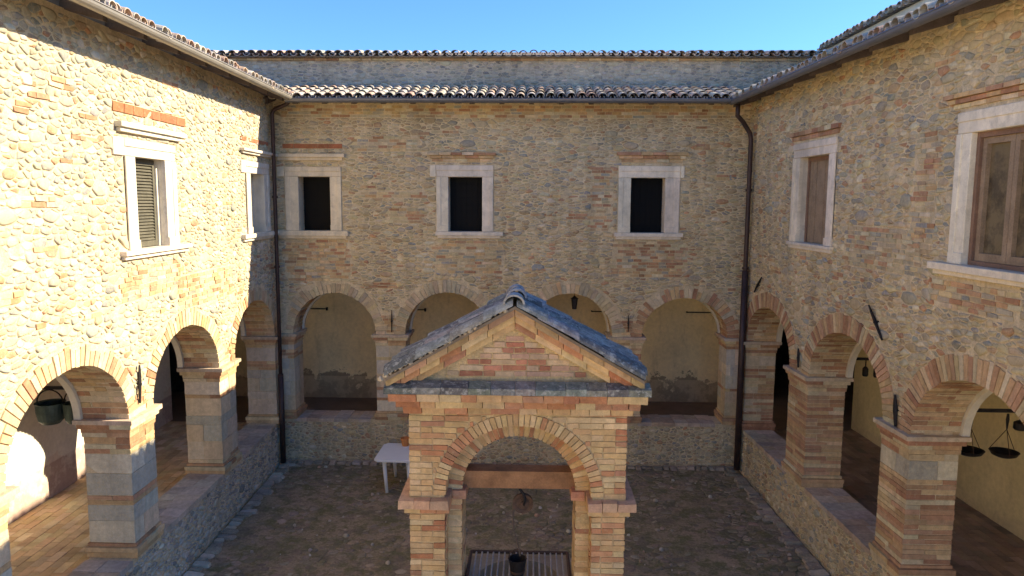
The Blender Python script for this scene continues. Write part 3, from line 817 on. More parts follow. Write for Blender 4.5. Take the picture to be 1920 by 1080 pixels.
STN = (0.70, 0.63, 0.51); STG = (0.76, 0.67, 0.51)
def tint_left(u, z, c, rr):
    return c
def tint_back(u, z, c, rr):
    if z > 7.35: k = rr.random() * 0.6; c = tuple(c[i] * (1 - k) + (0.44, 0.31, 0.16)[i] * k for i in range(3))
    return c
specL = dict(h=(0.005, 0.019), seed=11, u0=-4.0, u1=16.0, uv0=5.2, label='sunlit left wing of the cloister with louvred window and brick arches',
    arches=[(8.25, 1.22, 2.95, 1.0), (11.35, 1.21, 2.97, 0.96), (14.45, 1.17, 2.97, 0.95), (5.55, 0.75, 2.95, 0.8)],
    vth=0.27, vred=[0.3, 0.32, 0.3, 0.3], vwd=0.09, vpale=[(0.60, 0.48, 0.29), (0.64, 0.53, 0.33), (0.52, 0.40, 0.24), (0.58, 0.40, 0.22)],
    piers=[(6.36, 7.03), (9.47, 10.14), (12.56, 13.28), (15.62, 15.99)], pier_style=0.42,
    wins=[dict(o=(10.0, 10.87, 5.24, 6.51), jl=0.28, jr=0.33, lint=6.74, sill=(9.5, 11.5, 5.12, 0.10), hood=(9.53, 11.45, 6.82, 6.95, 0.11), ear=(9.44, None), fill=louvre, depth=0.2, col=STN, label='louvred window in sunlight',
               rows=[(9.5, 11.62, 7.08, 7.20, 0.022, 1.0)]),
          dict(o=(14.46, 15.25, 5.27, 6.46), jl=0.26, jr=0.30, lint=6.69, sill=(13.87, 15.9, 5.13, 0.10), hood=(13.93, 15.95, 6.83, 6.93, 0.11), ear=(13.95, None), fill=curtain, col=STN, label='half shaded window with pale curtain',
               rows=[(14.0, 15.6, 7.08, 7.15, 0.015, 1.0)]),
          dict(o=(5.6, 6.47, 5.24, 6.51), jl=0.28, jr=0.3, lint=6.74, sill=(5.2, 7.0, 5.12, 0.10), hood=(5.2, 6.9, 6.82, 6.95, 0.11), fill=louvre, col=STN, label='nearest louvred window')],
    patches=[(9.3, 11.4, 4.55, 5.0, 0.5, 0.45), (11.0, 13.4, 4.2, 4.75, 0.45, 0.5), (9.5, 10.1, 3.05, 3.3, 0.5, 0.9), (12.6, 13.2, 3.05, 3.3, 0.5, 0.9)],
    pal=PAL_PEBBLE, pal_low=PAL_GREY, asp=1.85, cut=0.16, rfun=r_rubble(1.0, 1.3, 8), ov=0.55, zg=7.99, gmat='gutter_pale', roof_u=(-4.0, 19.0), gut_u=(-4.0, 15.47), tile_u=(4.6, 16.4), trows=2, raft=0.95)
specR = dict(gr=0.068, seed=23, u0=4.2, u1=16.0, uv0=5.0, label='shaded right wing of the cloister with brown shutters and orange brick arches',
    arches=[(8.05, 1.22, 2.95, 1.0), (11.18, 1.24, 2.95, 0.99), (14.43, 1.20, 2.95, 0.92), (5.4, 0.72, 2.95, 0.8)],
    vth=0.30, vred=[0.55, 0.5, 0.5, 0.5], vwd=0.072,
    piers=[(6.17, 6.83), (9.27, 9.94), (12.42, 13.23), (15.63, 15.99)], pier_style=0.10,
    wins=[dict(o=(12.08, 13.24, 5.24, 6.73), jl=0.26, jr=0.28, lint=6.98, sill=(11.76, 13.56, 5.13, 0.07), hood=(11.73, 13.68, 7.03, 7.19, 0.11), hoodbrick=True, fill=boards, col=STG, depth=0.16, label='window closed with brown board shutter'),
          dict(o=(7.33, 8.48, 5.24, 6.73), jl=0.24, jr=0.25, lint=6.97, sill=(6.9, 8.97, 5.10, 0.13), hood=(6.9, 8.95, 7.02, 7.19, 0.11), hoodbrick=True, fill=casement, col=STG, depth=0.16, label='glazed casement window with red brown frame')],
    patches=[(9.0, 9.7, 5.3, 6.8, 0.6, 0.35), (12.4, 13.2, 4.95, 5.1, 0.5, 0.8), (7.4, 9.2, 4.7, 5.05, 0.4, 0.45), (9.2, 11.5, 5.0, 5.6, 0.6, 0.12), (9.35, 9.85, 3.0, 3.35, 0.1, 0.6)],
    pal=PAL, pal_low=PAL, asp=2.1, cut=0.12, rfun=r_rubble(0.92, 1.5, 8), ov=0.56, zg=7.93, gmat='gutter_dark', roof_u=(4.0, 19.0), gut_u=(4.0, 15.44), tile_u=(4.6, 16.4), trows=2, raft=0.95)
specB = dict(seed=37, u0=-5.637, u1=4.665, uv0=-5.62, label='shaded rear wing of the cloister facing the camera with three dark windows',
    arches=[(-4.39, 0.94, 2.95, 0.95), (-1.86, 0.95, 2.95, 0.98), (0.87, 0.95, 2.95, 0.98), (3.41, 0.95, 2.95, 0.90)],
    vth=0.27, vred=[0.12, 0.10, 0.12, 0.75], vwd=0.088, vpale=[(0.57, 0.45, 0.27), (0.60, 0.48, 0.30), (0.50, 0.38, 0.23), (0.47, 0.39, 0.27)],
    piers=[(-5.60, -5.33), (-3.45, -2.81), (-0.91, -0.08), (1.82, 2.46), (4.36, 4.64)], pier_style=0.45,
    wins=[dict(o=(-5.12, -4.42, 5.27, 6.45), jl=0.29, jr=0.25, lint=6.66, sill=(-5.60, -4.03, 5.10, 0.09), hood=(-5.60, -4.07, 6.80, 6.94, 0.11), ear=(-5.58, None), fill=dark_grille, col=(0.74, 0.62, 0.43), depth=0.36, label='dark window beside the left corner',
               rows=[(-5.45, -4.13, 7.06, 7.155, 0.015, 1.0)]),
          dict(o=(-1.82, -1.08, 5.27, 6.46), jl=0.26, jr=0.24, lint=6.71, sill=(-2.10, -0.62, 5.13, 0.09), hood=(-2.27, -0.78, 6.79, 6.985, 0.11), hoodbrick=True, ear=(-2.22, None), fill=dark_grille, col=(0.76, 0.67, 0.52), depth=0.36, label='middle dark window'),
          dict(o=(2.15, 2.89, 5.27, 6.46), jl=0.27, jr=0.31, lint=6.71, sill=(1.80, 3.29, 5.13, 0.09), hood=(1.83, 3.35, 6.79, 7.005, 0.11), hoodbrick=True, ear=(None, 3.29), fill=dark_grille, col=(0.76, 0.67, 0.52), depth=0.36, label='dark window on the right')],
    patches=[(-5.55, -3.9, 4.15, 5.05, 0.22, 0.85), (-3.3, -2.3, 5.45, 5.75, 0.6, 0.3), (-2.2, -0.5, 4.35, 5.06, 0.35, 0.6), (1.7, 3.5, 4.3, 5.06, 0.45, 0.75), (-3.9, -2.2, 6.0, 6.15, 0.4, 0.6),
             (-4.0, -2.3, 7.0, 7.3, 0.25, 0.4), (-3.4, -2.86, 3.0, 3.4, 0.35, 0.9), (-0.85, -0.12, 3.0, 3.35, 0.2, 0.8), (1.86, 2.42, 3.0, 3.35, 0.4, 0.9), (1.2, 1.85, 5.3, 6.7, 0.55, 0.4), (-5.6, 4.6, 7.72, 8.0, 0.3, 0.55)],
    pal=PAL, pal_low=PAL, asp=2.1, cut=0.12, rfun=r_rubble(0.85, 1.2, 8), tint=tint_back, hred=0.3, ov=0.62, zg=7.95, gmat='gutter_dark', roof_u=(-9.0, 8.0), gut_u=(-5.13, 4.12), tile_u=(-5.6, 4.6), trows=4, raft=0.62)
wl, wall_l, roof_l = wing(TL, True, specL)
wr, wall_r, roof_r = wing(TR, False, specR)
wb, wall_b, roof_b = wing(TB, True, specB)

# corridors behind the arcades
def inner(root, T, u0, u1, mat, name='inner_wall', doors=()):
    holes = [rect(a, b, FZ + 0.01, c) for (a, b, c) in doors]
    return wall_shell(name, root, T, rect(u0, u1, 0.0, 4.6), holes, -CW, -CW - 0.4, mat)
iwl = inner(wl, TL, -4.0, 16.75, 'plaster_left', doors=((13.42, 14.35, 2.75),))
iwr = inner(wr, TR, 4.2, 16.78, 'plaster_right')
iwb = wall_shell('inner_wall', wb, TB, rect(-8.45, 6.1, 0.0, 4.6), [], -CW, -CW - 0.4, 'plaster_back')
MB().box(13.3, 14.5, -CW - 0.9, -CW - 0.8, FZ, 3.0, TL).build('door', 'dark_room', wl)  # dark sheet behind the doorway; its colour stands in for unlit depth
for (T, root, a, b) in ((TL, wl, -4.0, 19.3), (TR, wr, 4.2, 19.3)):
    MB().box(a, b, -CW - 0.4, -THK, 4.35, 4.5, T).build('ceiling', 'plaster_ring', root)
MB().box(-5.0, 4.0, -CW - 0.4, -THK, 4.352, 4.498, TB).build('ceiling', 'plaster_ring', wb)
# dark rooms at the far corners
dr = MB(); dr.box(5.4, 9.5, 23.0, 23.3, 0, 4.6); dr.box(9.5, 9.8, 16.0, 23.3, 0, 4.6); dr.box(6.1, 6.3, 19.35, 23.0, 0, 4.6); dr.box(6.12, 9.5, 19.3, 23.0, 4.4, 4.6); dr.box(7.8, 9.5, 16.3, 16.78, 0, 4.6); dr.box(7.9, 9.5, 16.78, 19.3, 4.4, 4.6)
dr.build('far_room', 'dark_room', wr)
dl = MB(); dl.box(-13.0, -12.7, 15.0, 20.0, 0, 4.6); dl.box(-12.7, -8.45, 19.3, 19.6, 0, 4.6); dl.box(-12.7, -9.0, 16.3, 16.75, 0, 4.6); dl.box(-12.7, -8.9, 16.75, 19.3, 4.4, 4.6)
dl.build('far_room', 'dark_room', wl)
# corridor floors and their bricks
def corridor_floor(T, flip, u0, u1, n0, n1, bedmat, pal, seed, along=True):
    b = MB().box(u0, u1, n1, n0, 0.05, FZ - 0.012, T)
    fl = b.build('corridor_floor', bedmat, None, T((u0 + u1) / 2, (n0 + n1) / 2, FZ - 0.012), 'structure')
    rr = random.Random(seed); v = n0; row = 0
    while v > n1 + 0.02:
        d = min(0.15, v - n1); u = u0 - (row % 2) * 0.15
        while u < u1:
            a, e = max(u, u0), min(u + 0.30, u1)
            if e - a > 0.05:
                box_piece(fl, fl, 'floor_brick', 'brick_paving', T, flip, a + 0.004, e - 0.004, v - d + 0.004, v - 0.004, FZ - 0.03, FZ + rr.uniform(-0.004, 0.004), jit(rr.choice(pal), 0.14, rr), 'paver', rr, 0.002)
            u += 0.30
        v -= d; row += 1
    return fl
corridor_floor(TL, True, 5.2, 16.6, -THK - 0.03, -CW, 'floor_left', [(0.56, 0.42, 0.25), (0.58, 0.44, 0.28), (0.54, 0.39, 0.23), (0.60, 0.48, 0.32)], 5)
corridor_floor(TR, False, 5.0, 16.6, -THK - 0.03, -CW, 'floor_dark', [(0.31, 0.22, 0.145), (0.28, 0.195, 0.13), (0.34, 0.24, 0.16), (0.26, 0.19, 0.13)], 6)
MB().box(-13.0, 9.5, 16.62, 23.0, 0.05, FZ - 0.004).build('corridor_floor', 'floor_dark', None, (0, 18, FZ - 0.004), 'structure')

# lantern hanging from the crown of the third rear arch
lt = thing('hanging_lantern', 'small dark iron lantern hanging from the crown of a rear arch', 'lantern', (0.98, 16.2, 3.93))
MB().tube([(0.98, 16.2, 3.95), (0.98, 16.2, 3.84)], 0.008, 6).build('chain', 'iron', lt)
MB().lathe([(0.004, 0.12), (0.05, 0.07), (0.10, 0.05), (0.085, 0.045), (0.075, 0.04)], (0.98, 16.2, 3.74), 6).build('lamp_cap', 'iron', lt)
MB().lathe([(0.004, -0.20), (0.05, -0.19), (0.075, 0.04)], (0.98, 16.2, 3.74), 6).build('lamp_body', 'iron', lt)

# downpipes, anchors, tie rods: fixed to the wings
def pipe(root, pts, r, brackets, low=None):
    P = MB().tube(pts, r, 10).build('downpipe', 'pipe', root, smooth=True)
    if low:
        MB().tube([low[0], low[1]], r * 1.45, 10).build('pipe_shoe', 'pipe', P, smooth=True)
    for q in brackets:
        MB().lathe([(r * 1.05, -0.025), (r * 1.45, -0.025), (r * 1.45, 0.025), (r * 1.05, 0.025)], q, 12).build('bracket', 'pipe', P)
px_, py_ = XR(15.6) - 0.11, 15.6
pipe(wr, [(4.22, 15.40, 7.95), (4.22, 15.42, 7.72), (4.36, 15.50, 7.60), (px_ - 0.03, py_, 7.38), (px_, py_, 7.25), (px_, py_, 4.6), (px_, py_, 0.12)], 0.048,
     [(px_, py_, 4.55), (px_, py_, 3.05), (px_, py_, 2.35), (px_, py_, 1.2), (px_, py_, 6.2)], ((px_, py_, 4.5), (px_, py_, 0.10)))
lx, ly = XL(15.6) + 0.12, 15.6
pipe(wl, [(lx + 0.40, 15.46, 7.98), (lx + 0.34, 15.49, 7.93), (lx + 0.05, ly, 7.84), (lx, ly, 7.76), (lx, ly, 4.6), (lx, ly, 0.12)], 0.042,
     [(lx, ly, 6.0), (lx, ly, 4.5), (lx, ly, 2.1), (lx, ly, 1.0)], ((lx, ly, 2.1), (lx, ly, 0.10)))
def anchor(root, T, a, b, r=0.022):
    A = Vector(T(a[0], 0.045, a[1])); B = Vector(T(b[0], 0.045, b[1])); mid = (A + B) / 2
    m_ = MB().tube([A, A.lerp(mid, 0.5), mid, B], [r * 0.55, r, r * 1.15, r * 0.7], 6)
    m_.tube([T((a[0] + b[0]) / 2, -0.05, (a[1] + b[1]) / 2), T((a[0] + b[0]) / 2, 0.07, (a[1] + b[1]) / 2)], 0.02, 6)
    m_.build('wall_anchor', 'iron', root)
anchor(wr, TR, (14.8, 4.44), (15.19, 4.09)); anchor(wr, TR, (10.46, 4.49), (10.04, 4.06)); anchor(wr, TR, (9.62, 3.40), (9.56, 2.98), 0.026); anchor(wr, TR, (12.81, 3.38), (12.78, 3.04))
anchor(wb, TB, (-3.09, 3.52), (-3.10, 3.02), 0.014); anchor(wb, TB, (2.16, 3.46), (2.16, 3.08), 0.014); anchor(wl, TL, (9.76, 3.65), (9.72, 3.12))
def tie(root, T, u, z=3.205): MB().box(u - 0.018, u + 0.018, -CW, -THK + 0.05, z - 0.022, z + 0.022, T).build('tie_rod', 'iron', root)
tie(wr, TR, 9.6); tie(wr, TR, 12.82, 3.2); tie(wl, TL, 9.8, 3.30)
for (a, b) in ((-6.0, -5.36), (-3.14, -2.76), (1.58, 1.95), (4.05, 4.86)):
    q = MB().box(a, b, -CW + 0.05, -CW + 0.075, 3.09, 3.115, TB); q.box(b - 0.03, b + 0.01, -CW, -CW + 0.08, 3.06, 3.14, TB); q.box(a, a + 0.03, -CW, -CW + 0.055, 3.085, 3.12, TB)
    q.build('wall_bar', 'iron', iwb)

# ------------------------------------------------------------------ walls rising behind
cw = thing('church_wall', 'long grey rubble wall with tiled top rising behind the rear wing roof', 'wall', (0, 17.0, 8.4))
wall_c = MB().box(-9.5, 6.75, 17.0, 17.6, 7.9, 9.22).build('wall', 'mortar_grey', cw)
TC = lambda u, n, z: (u, 17.0 - n, z)
wall_stones(cw, wall_c, TC, True, -7.6, 6.7, 8.35, 9.12, [], PAL_GREY, 77, r_rubble(0.8, 1, 8), asp=2.0, cut=0.12)
rrc = random.Random(9)
cap = MB(); cap.add([TC(u, n_, z_) for (n_, z_) in ((0.16, 9.15), (0.16, 9.18), (-1.2, 9.53), (-1.2, 9.50)) for u in (-9.6, 6.8)], [(0, 1, 3, 2), (2, 3, 5, 4), (4, 5, 7, 6), (6, 7, 1, 0), (0, 2, 4, 6), (1, 7, 5, 3)])
capo = cap.build('roof', 'roofbed', cw)
brick_row(cw, wall_c, TC, True, -7.8, 6.7, 9.10, 9.145, 0.06, rrc, 0.1)
tile_roof(cw, capo, TC, True, -7.8, 6.75, 0.22, 9.16, 0.24, 1, rrc, pitch=0.22)
tb = thing('tall_block', 'taller pale plastered block rising behind the right wing roof', 'building', (8.0, 10, 8.0))
TT = lambda u, n, z: (7.05 - n, u, z)
MB().box(4.2, 18.3, -3.0, 0.0, 7.6, 9.61, TT).build('wall', 'plaster_ring', tb)
tr_ = MB(); tr_.add([TT(u, n_, z_) for (n_, z_) in ((0.10, 9.612), (0.10, 9.632), (-3.2, 10.4), (-3.2, 10.38)) for u in (4.1, 18.45)], [(0, 1, 3, 2), (2, 3, 5, 4), (4, 5, 7, 6), (6, 7, 1, 0), (0, 2, 4, 6), (1, 7, 5, 3)])
tro = tr_.build('roof', 'soffit', tb)
tile_roof(tb, tro, TT, False, 10.0, 18.4, 0.15, 9.60, 0.235, 1, rrc, pitch=0.22)

# ------------------------------------------------------------------ courtyard ground
def ground():
    from mathutils import noise as mn
    x0, x1, y0, y1 = -5.9, 5.6, 7.0, 16.05; nx, ny = 96, 96
    vs = []; fs = []
    for j in range(ny + 1):
        for i in range(nx + 1):
            x = x0 + (x1 - x0) * i / nx; y = y0 + (y1 - y0) * j / ny
            edge = i in (0, nx) or j in (0, ny)
            z = 0 if edge else 0.022 * mn.noise((x * 0.9, y * 0.9, 1)) + 0.014 * mn.noise((x * 3.3, y * 3.3, 5)) + 0.008 * mn.noise((x * 9, y * 9, 3))
            vs.append((x, y, z))
    for j in range(ny):
        for i in range(nx):
            a = j * (nx + 1) + i; fs.append((a, a + 1, a + nx + 2, a + nx + 1))
    k = len(vs); R = 900
    vs += [(x0, y0, 0), (x1, y0, 0), (x1, y1, 0), (x0, y1, 0), (-R, -R, 0), (R, -R, 0), (R, R, 0), (-R, R, 0)]
    fs += [(k, k + 4, k + 5, k + 1), (k + 1, k + 5, k + 6, k + 2), (k + 2, k + 6, k + 7, k + 3), (k + 3, k + 7, k + 4, k)]
    me = mesh('courtyard_ground', vs, fs, 'ground', None, True)
    me.materials.append(M['bounce_ground'])
    for p in list(me.polygons)[-4:]: p.material_index = 1
    return link('courtyard_ground', me, None, (0, 0, 0), 'structure')
G = ground()
TG = lambda u, n, z: (u, z, n)       # layout plane (x, y), height n
# cobbles half sunk in the earth
rrg = random.Random(3)
for poly, (cu, cz), r in rubble_cells(-5.3, 4.75, 8.7, 15.8, [(0.06, 0.09, 14), (0.045, 0.06, 60), (0.03, 0.045, 160)], lambda u, z: XL(z) + 0.35 < u < XR(z) - 0.35, 1.15, 5, 31):
    q = inset(poly, 0.014)
    if len(q) < 3 or rrg.random() < 0.30: continue
    q = soften(q, rrg)
    if len(q) < 4: continue
    c = jit(rrg.choice(((0.33, 0.25, 0.165), (0.28, 0.22, 0.135), (0.36, 0.265, 0.185), (0.30, 0.23, 0.165), (0.43, 0.34, 0.235))), 0.16, rrg)
    if rrg.random() < 0.025: c = jit((0.40, 0.33, 0.24), 0.15, rrg)
    vs, fs = stone_mesh(q, 0.0, rrg.uniform(0.001, 0.007), rrg, TG, 0.85)
    piece(G, G, 'cobble', 'cobbles', vs, fs, c, 'cobble', True, True, 0.6)
# loose pebbles lying on the earth
for q in range(200):
    x = rrg.uniform(-5.0, 4.5); y = rrg.uniform(8.9, 15.7)
    if not XL(y) + 0.3 < x < XR(y) - 0.3: continue
    r = rrg.choice((0.012, 0.018, 0.025, 0.04)) * rrg.uniform(0.8, 1.3); n_ = 6; a0 = rrg.uniform(0, 6)
    pts = [(x + r * rrg.uniform(0.7, 1.2) * math.cos(a0 + i * 1.047), y + r * rrg.uniform(0.7, 1.1) * math.sin(a0 + i * 1.047)) for i in range(n_)]
    vs, fs = stone_mesh(pts, 0.0, r * 0.7 + 0.012, rrg, TG, 0.6)
    piece(G, G, 'pebble', 'pebbles', vs, fs, jit(rrg.choice(((0.46, 0.38, 0.28), (0.34, 0.28, 0.21), (0.52, 0.45, 0.35), (0.40, 0.25, 0.17))), 0.15, rrg), 'stone', True, True, 0.3)
# edging stones along the three walls
def edging(f, a, b, depth, pal, seed):
    rr = random.Random(seed); u = a
    while u < b:
        l = rr.uniform(0.10, 0.24); d = depth * rr.uniform(0.55, 1.15)
        box_pts = [(u + 0.01, 0.01), (u + l - 0.012, 0.012), (u + l - 0.012 + rr.uniform(-.02, .01), d), (u + 0.012 + rr.uniform(-.01, .02), d * rr.uniform(0.85, 1.05))]
        q = soften([f(*p) for p in box_pts], rr, 0.14)
        if poly_area(q) < 0: q = q[::-1]
        vs, fs = stone_mesh(q, 0.01, rr.uniform(0.02, 0.05), rr, TG, 0.9)
        piece(G, G, 'edging_stone', 'edging', vs, fs, jit(rr.choice(pal), 0.15, rr), 'stone', True, False)
        u += l
GP = [(0.40, 0.35, 0.27), (0.33, 0.28, 0.21), (0.46, 0.40, 0.31), (0.28, 0.24, 0.18)]
PP = [(0.37, 0.29, 0.215), (0.32, 0.25, 0.185), (0.41, 0.325, 0.24), (0.28, 0.22, 0.16)]
edging(lambda u, d: (XL(u) + 0.03 + d, u), 8.2, 15.9, 0.30, GP, 1)
edging(lambda u, d: (XR(u) - 0.03 - d, u), 8.2, 15.9, 0.31, PP, 2)
edging(lambda u, d: (u, 15.96 - d), -5.4, 4.5, 0.22, PP, 3)

# ------------------------------------------------------------------ well house
WX0, WX1, WY = -1.31, 1.05, 7.6
wh = thing('well_house', 'orange brick arch with tiled gable roof standing over the well', 'well house', (-0.13, 8.0, 0))
TW = lambda u, n, z: (u, WY - n, z)
rw = random.Random(41)
ca, ra, rb_ = -0.118, 0.795, 0.64
WELL = [(0.57, 0.39, 0.195), (0.59, 0.42, 0.215), (0.52, 0.34, 0.165), (0.61, 0.45, 0.25), (0.55, 0.37, 0.18)]
WRED = [(0.47, 0.235, 0.12), (0.42, 0.19, 0.095), (0.50, 0.27, 0.14), (0.40, 0.21, 0.12)]
def wcol(red=0.25): return jit(rw.choice(WRED if rw.random() < red else WELL), 0.10, rw)
D1, D2 = 0.27, 0.78
core = wall_shell('wall', wh, TW, rect(WX0 + 0.012, WX1 - 0.012, 0.0, 3.70), [arch_outline(ca, ra + 0.012, 2.745, ra + 0.012, 0.01)], -0.012, -D1, 'mortar_brick')
core2 = wall_shell('wall', wh, TW, rect(WX0 + 0.012, WX1 - 0.012, 0.0, 3.70), [arch_outline(ca, rb_ + 0.012, 2.70, rb_ + 0.012, 0.01)], -D1 - 0.002, -D2, 'mortar_brick')
# coursed facing with bricks
z = 0.30; row = 0
A1 = Shape('arch', ca, ra + 0.135, 2.745, ra + 0.135, 0.0)
A0 = Shape('arch', ca, ra, 2.745, ra, 0.0)
while z < 3.66:
    u = WX0 - (row % 2) * 0.13
    while u < WX1:
        l = 0.262 if rw.random() < 0.62 else 0.132
        a, b = max(u, WX0), min(u + l, WX1)
        zc_ = z + 0.03; hw = 0
        SH = A1 if z > 2.72 else A0
        # trim against the arch
        if zc_ > 2.745:
            dz_ = zc_ - 2.745; R = ra + 0.135; hw = math.sqrt(max(0, R * R - dz_ * dz_)) if dz_ < R else 0
        else: hw = ra
        segs = [(a, b)]
        if hw > 0:
            segs = []
            if a < ca - hw: segs.append((a, min(b, ca - hw)))
            if b > ca + hw: segs.append((max(a, ca + hw), b))
        for (p, q) in segs:
            if q - p > 0.03:
                box_piece(wh, core, 'brick', 'brickwork', TW, True, p + 0.006, q - 0.006, -0.13, 0.0 + rw.uniform(-0.004, 0.005), z + 0.006, z + 0.060, wcol(0.27), 'brick', rw, 0.0055)
        u += l
    # sides, jambs of the two orders
    for (x0_, x1_, n0_, n1_) in ((WX0, WX0 + 0.12, -D2, -0.135), (WX1 - 0.12, WX1, -D2, -0.135)):
        nn = n1_
        while nn > n0_ + 0.03:
            l = min(0.262 if row % 2 else 0.2, nn - n0_)
            box_piece(wh, core2, 'brick', 'brickwork', TW, True, x0_, x1_, nn - l + 0.005, nn - 0.005, z + 0.006, z + 0.060, wcol(0.25), 'brick', rw, 0.0055); nn -= l
    if z < 2.70:
        for (x0_, x1_) in ((ca - ra - 0.004, ca - rb_), (ca + rb_, ca + ra + 0.004)):
            for (n0_, n1_) in ((-D1 - 0.26, -D1), (-D2, -D1 - 0.265)):
                box_piece(wh, core2, 'brick', 'brickwork', TW, True, x0_ if x0_ > ca else x0_ - 0.03, x1_ if x0_ < ca else x1_ + 0.03, n0_ + 0.003, n1_ + rw.uniform(-0.003, 0.004), z + 0.006, z + 0.060, wcol(0.12), 'brick', rw, 0.0055)
        for (x0_, x1_) in ((ca - ra - 0.13, ca - ra), (ca + ra, ca + ra + 0.13)):
            box_piece(wh, core, 'brick', 'brickwork', TW, True, x0_, x1_, -D1 + 0.004, -0.132, z + 0.006, z + 0.060, wcol(0.2), 'brick', rw, 0.0055)
    z += 0.0655; row += 1
def ring(parent, r0, r1, zs, n0, n1, cnt, red, vis=1.0):
    for k in range(cnt):
        t0, t1 = math.pi * k / cnt, math.pi * (k + 1) / cnt; dt = (t1 - t0) * 0.09
        vs = []
        for (t, r) in ((t0 + dt, r0), (t1 - dt, r0), (t0 + dt, r1), (t1 - dt, r1)):
            rr_ = r + rw.uniform(-0.004, 0.004)
            for n_ in (n0, n1): vs.append(TW(ca - rr_ * math.cos(t), n_ + (rw.uniform(-0.003, 0.004) if n_ == n0 else 0), zs + rr_ * math.sin(t)))
        piece(wh, parent, 'brick', 'brickwork', vs, [(0, 2, 6, 4), (1, 5, 7, 3), (0, 1, 3, 2), (4, 6, 7, 5), (0, 4, 5, 1), (2, 3, 7, 6)], wcol(red), 'brick', False, False, vis)
arch_o = MB().box(WX0 + 0.05, WX0 + 0.1, WY + 0.2, WY + 0.25, 3.3, 3.35).build('arch', 'mortar_brick', wh)
ring(arch_o, ra - 0.004, ra + 0.128, 2.745, 0.008, -D1 + 0.004, 44, 0.30)
ring(arch_o, rb_ - 0.004, ra + 0.02, 2.70, -D1 + 0.004, -D1 - 0.25, 38, 0.22)
ring(arch_o, rb_ - 0.004, ra + 0.02, 2.70, -D1 - 0.258, -D2, 38, 0.2, 0.2)
# impost caps
for (x0_, x1_, i0_, i1_) in ((WX0, ca - ra, ca - ra + 0.05, ca - rb_ + 0.05), (ca + ra, WX1, ca + rb_ - 0.05, ca + ra - 0.05)):
    for (za, zb) in ((2.60, 2.64), (2.643, 2.712)):
        box_piece(wh, core, 'cap_brick', 'cap_bricks', TW, True, i0_ + 0.002, i1_ - 0.002, -D2 - 0.03, -D1 + (0.05 if zb > 2.7 else 0.025), za, zb, jit((0.50, 0.26, 0.16), 0.12, rw), 'brick', rw, 0.0055)
    for (za, zb, pr, bright) in ((2.555, 2.618, 0.045, 0), (2.622, 2.715, 0.105, 1)):
        a = x0_ - (pr if x0_ == WX0 else 0.045); e_ = x1_ + (pr if x1_ == WX1 else 0.045)
        while a < e_ - 0.01:
            l = min(0.17 * rw.uniform(0.9, 1.1), e_ - a)
            if e_ - a - l < 0.07: l = e_ - a
            c = jit((0.50, 0.32, 0.20), 0.14, rw) if bright else wcol(0.3)
            for (n0_, n1_) in ((-D2 * 0.5, pr), (-D2 - 0.03, -D2 * 0.5 - 0.004)):
                box_piece(wh, core, 'cap_brick', 'cap_bricks', TW, True, a + 0.003, a + l - 0.003, n0_, n1_, za, zb, c, 'brick', rw, 0.0055)
            a += l
# cornice in three courses, slab of mossy tiles
cor = MB().box(WX0, WX1, WY - 0.0 + 0.02, WY + D2, 3.70, 3.92).build('cornice', 'mortar_brick', wh)
for k, (za, zb) in enumerate(((3.672, 3.745), (3.752, 3.83), (3.837, 3.915))):
    pr = 0.05 + 0.065 * k; a = WX0 - pr
    while a < WX1 + pr - 0.01:
        l = min(0.27 * rw.uniform(0.6, 1.15), WX1 + pr - a)
        if WX1 + pr - a - l < 0.07: l = WX1 + pr - a
        for (n0_, n1_) in ((-0.2, pr), (-D2 - pr, -0.205)):
            box_piece(wh, cor, 'brick', 'brickwork', TW, True, a + 0.003, a + l - 0.003, n0_, n1_ + rw.uniform(-0.004, 0.004), za, zb, wcol(0.42), 'brick', rw, 0.0055)
        a += l
a = -1.535
while a < 1.26:
    l = min(rw.uniform(0.2, 0.34), 1.265 - a)
    if 1.265 - a - l < 0.08: l = 1.265 - a
    vs = []
    h_ = rw.uniform(-0.008, 0.01)
    for (n_, z_) in ((0.20, 3.92), (0.195, 3.985 + h_), (0.02, 4.03), (0.02, 3.92)):
        for u in (a + 0.002, a + l - 0.002): vs.append(TW(u, n_, z_))
    piece(wh, cor, 'slab_tile', 'slab_tiles', vs, [(0, 1, 3, 2), (2, 3, 5, 4), (4, 5, 7, 6), (6, 7, 1, 0), (0, 2, 4, 6), (1, 7, 5, 3)], jit((0.19, 0.19, 0.16), 0.3, rw), 'old_tile', False)
    a += l
# gable: tympanum bricks, raking courses
AX, AZ = -0.163, 4.825; SLW = 0.572
gable = MB(); TYN = -0.06
gable.add([TW(x, n_, z_) for n_ in (TYN, -D2) for (x, z_) in ((-1.45, 3.93), (1.15, 3.93), (1.15, 4.05), (AX, AZ - 0.06), (-1.45, 4.05))],
          [(0, 1, 2, 3, 4), (9, 8, 7, 6, 5), (0, 5, 6, 1), (1, 6, 7, 2), (2, 7, 8, 3), (3, 8, 9, 4), (4, 9, 5, 0)])
gab = gable.build('gable', 'mortar_brick', wh)
z = 4.06; row = 0
while z < 4.62:
    half = (AZ - 0.245 - (z + 0.06)) / SLW
    u = AX - half + rw.uniform(0, 0.1)
    while u < AX + half - 0.05:
        l = min(rw.choice((0.13, 0.26, 0.20)), AX + half - u)
        if l > 0.05:
            c = jit(rw.choice(((0.42, 0.20, 0.125), (0.38, 0.165, 0.10), (0.47, 0.30, 0.20), (0.52, 0.38, 0.25), (0.50, 0.36, 0.23))), 0.12, rw)
            box_piece(wh, gab, 'brick', 'brickwork', TW, True, u + 0.006, u + l - 0.006, TYN - 0.03, TYN + 0.012 + rw.uniform(-0.004, 0.004), z + 0.006, z + 0.058, c, 'brick', rw, 0.0055)
        u += l
    z += 0.064; row += 1
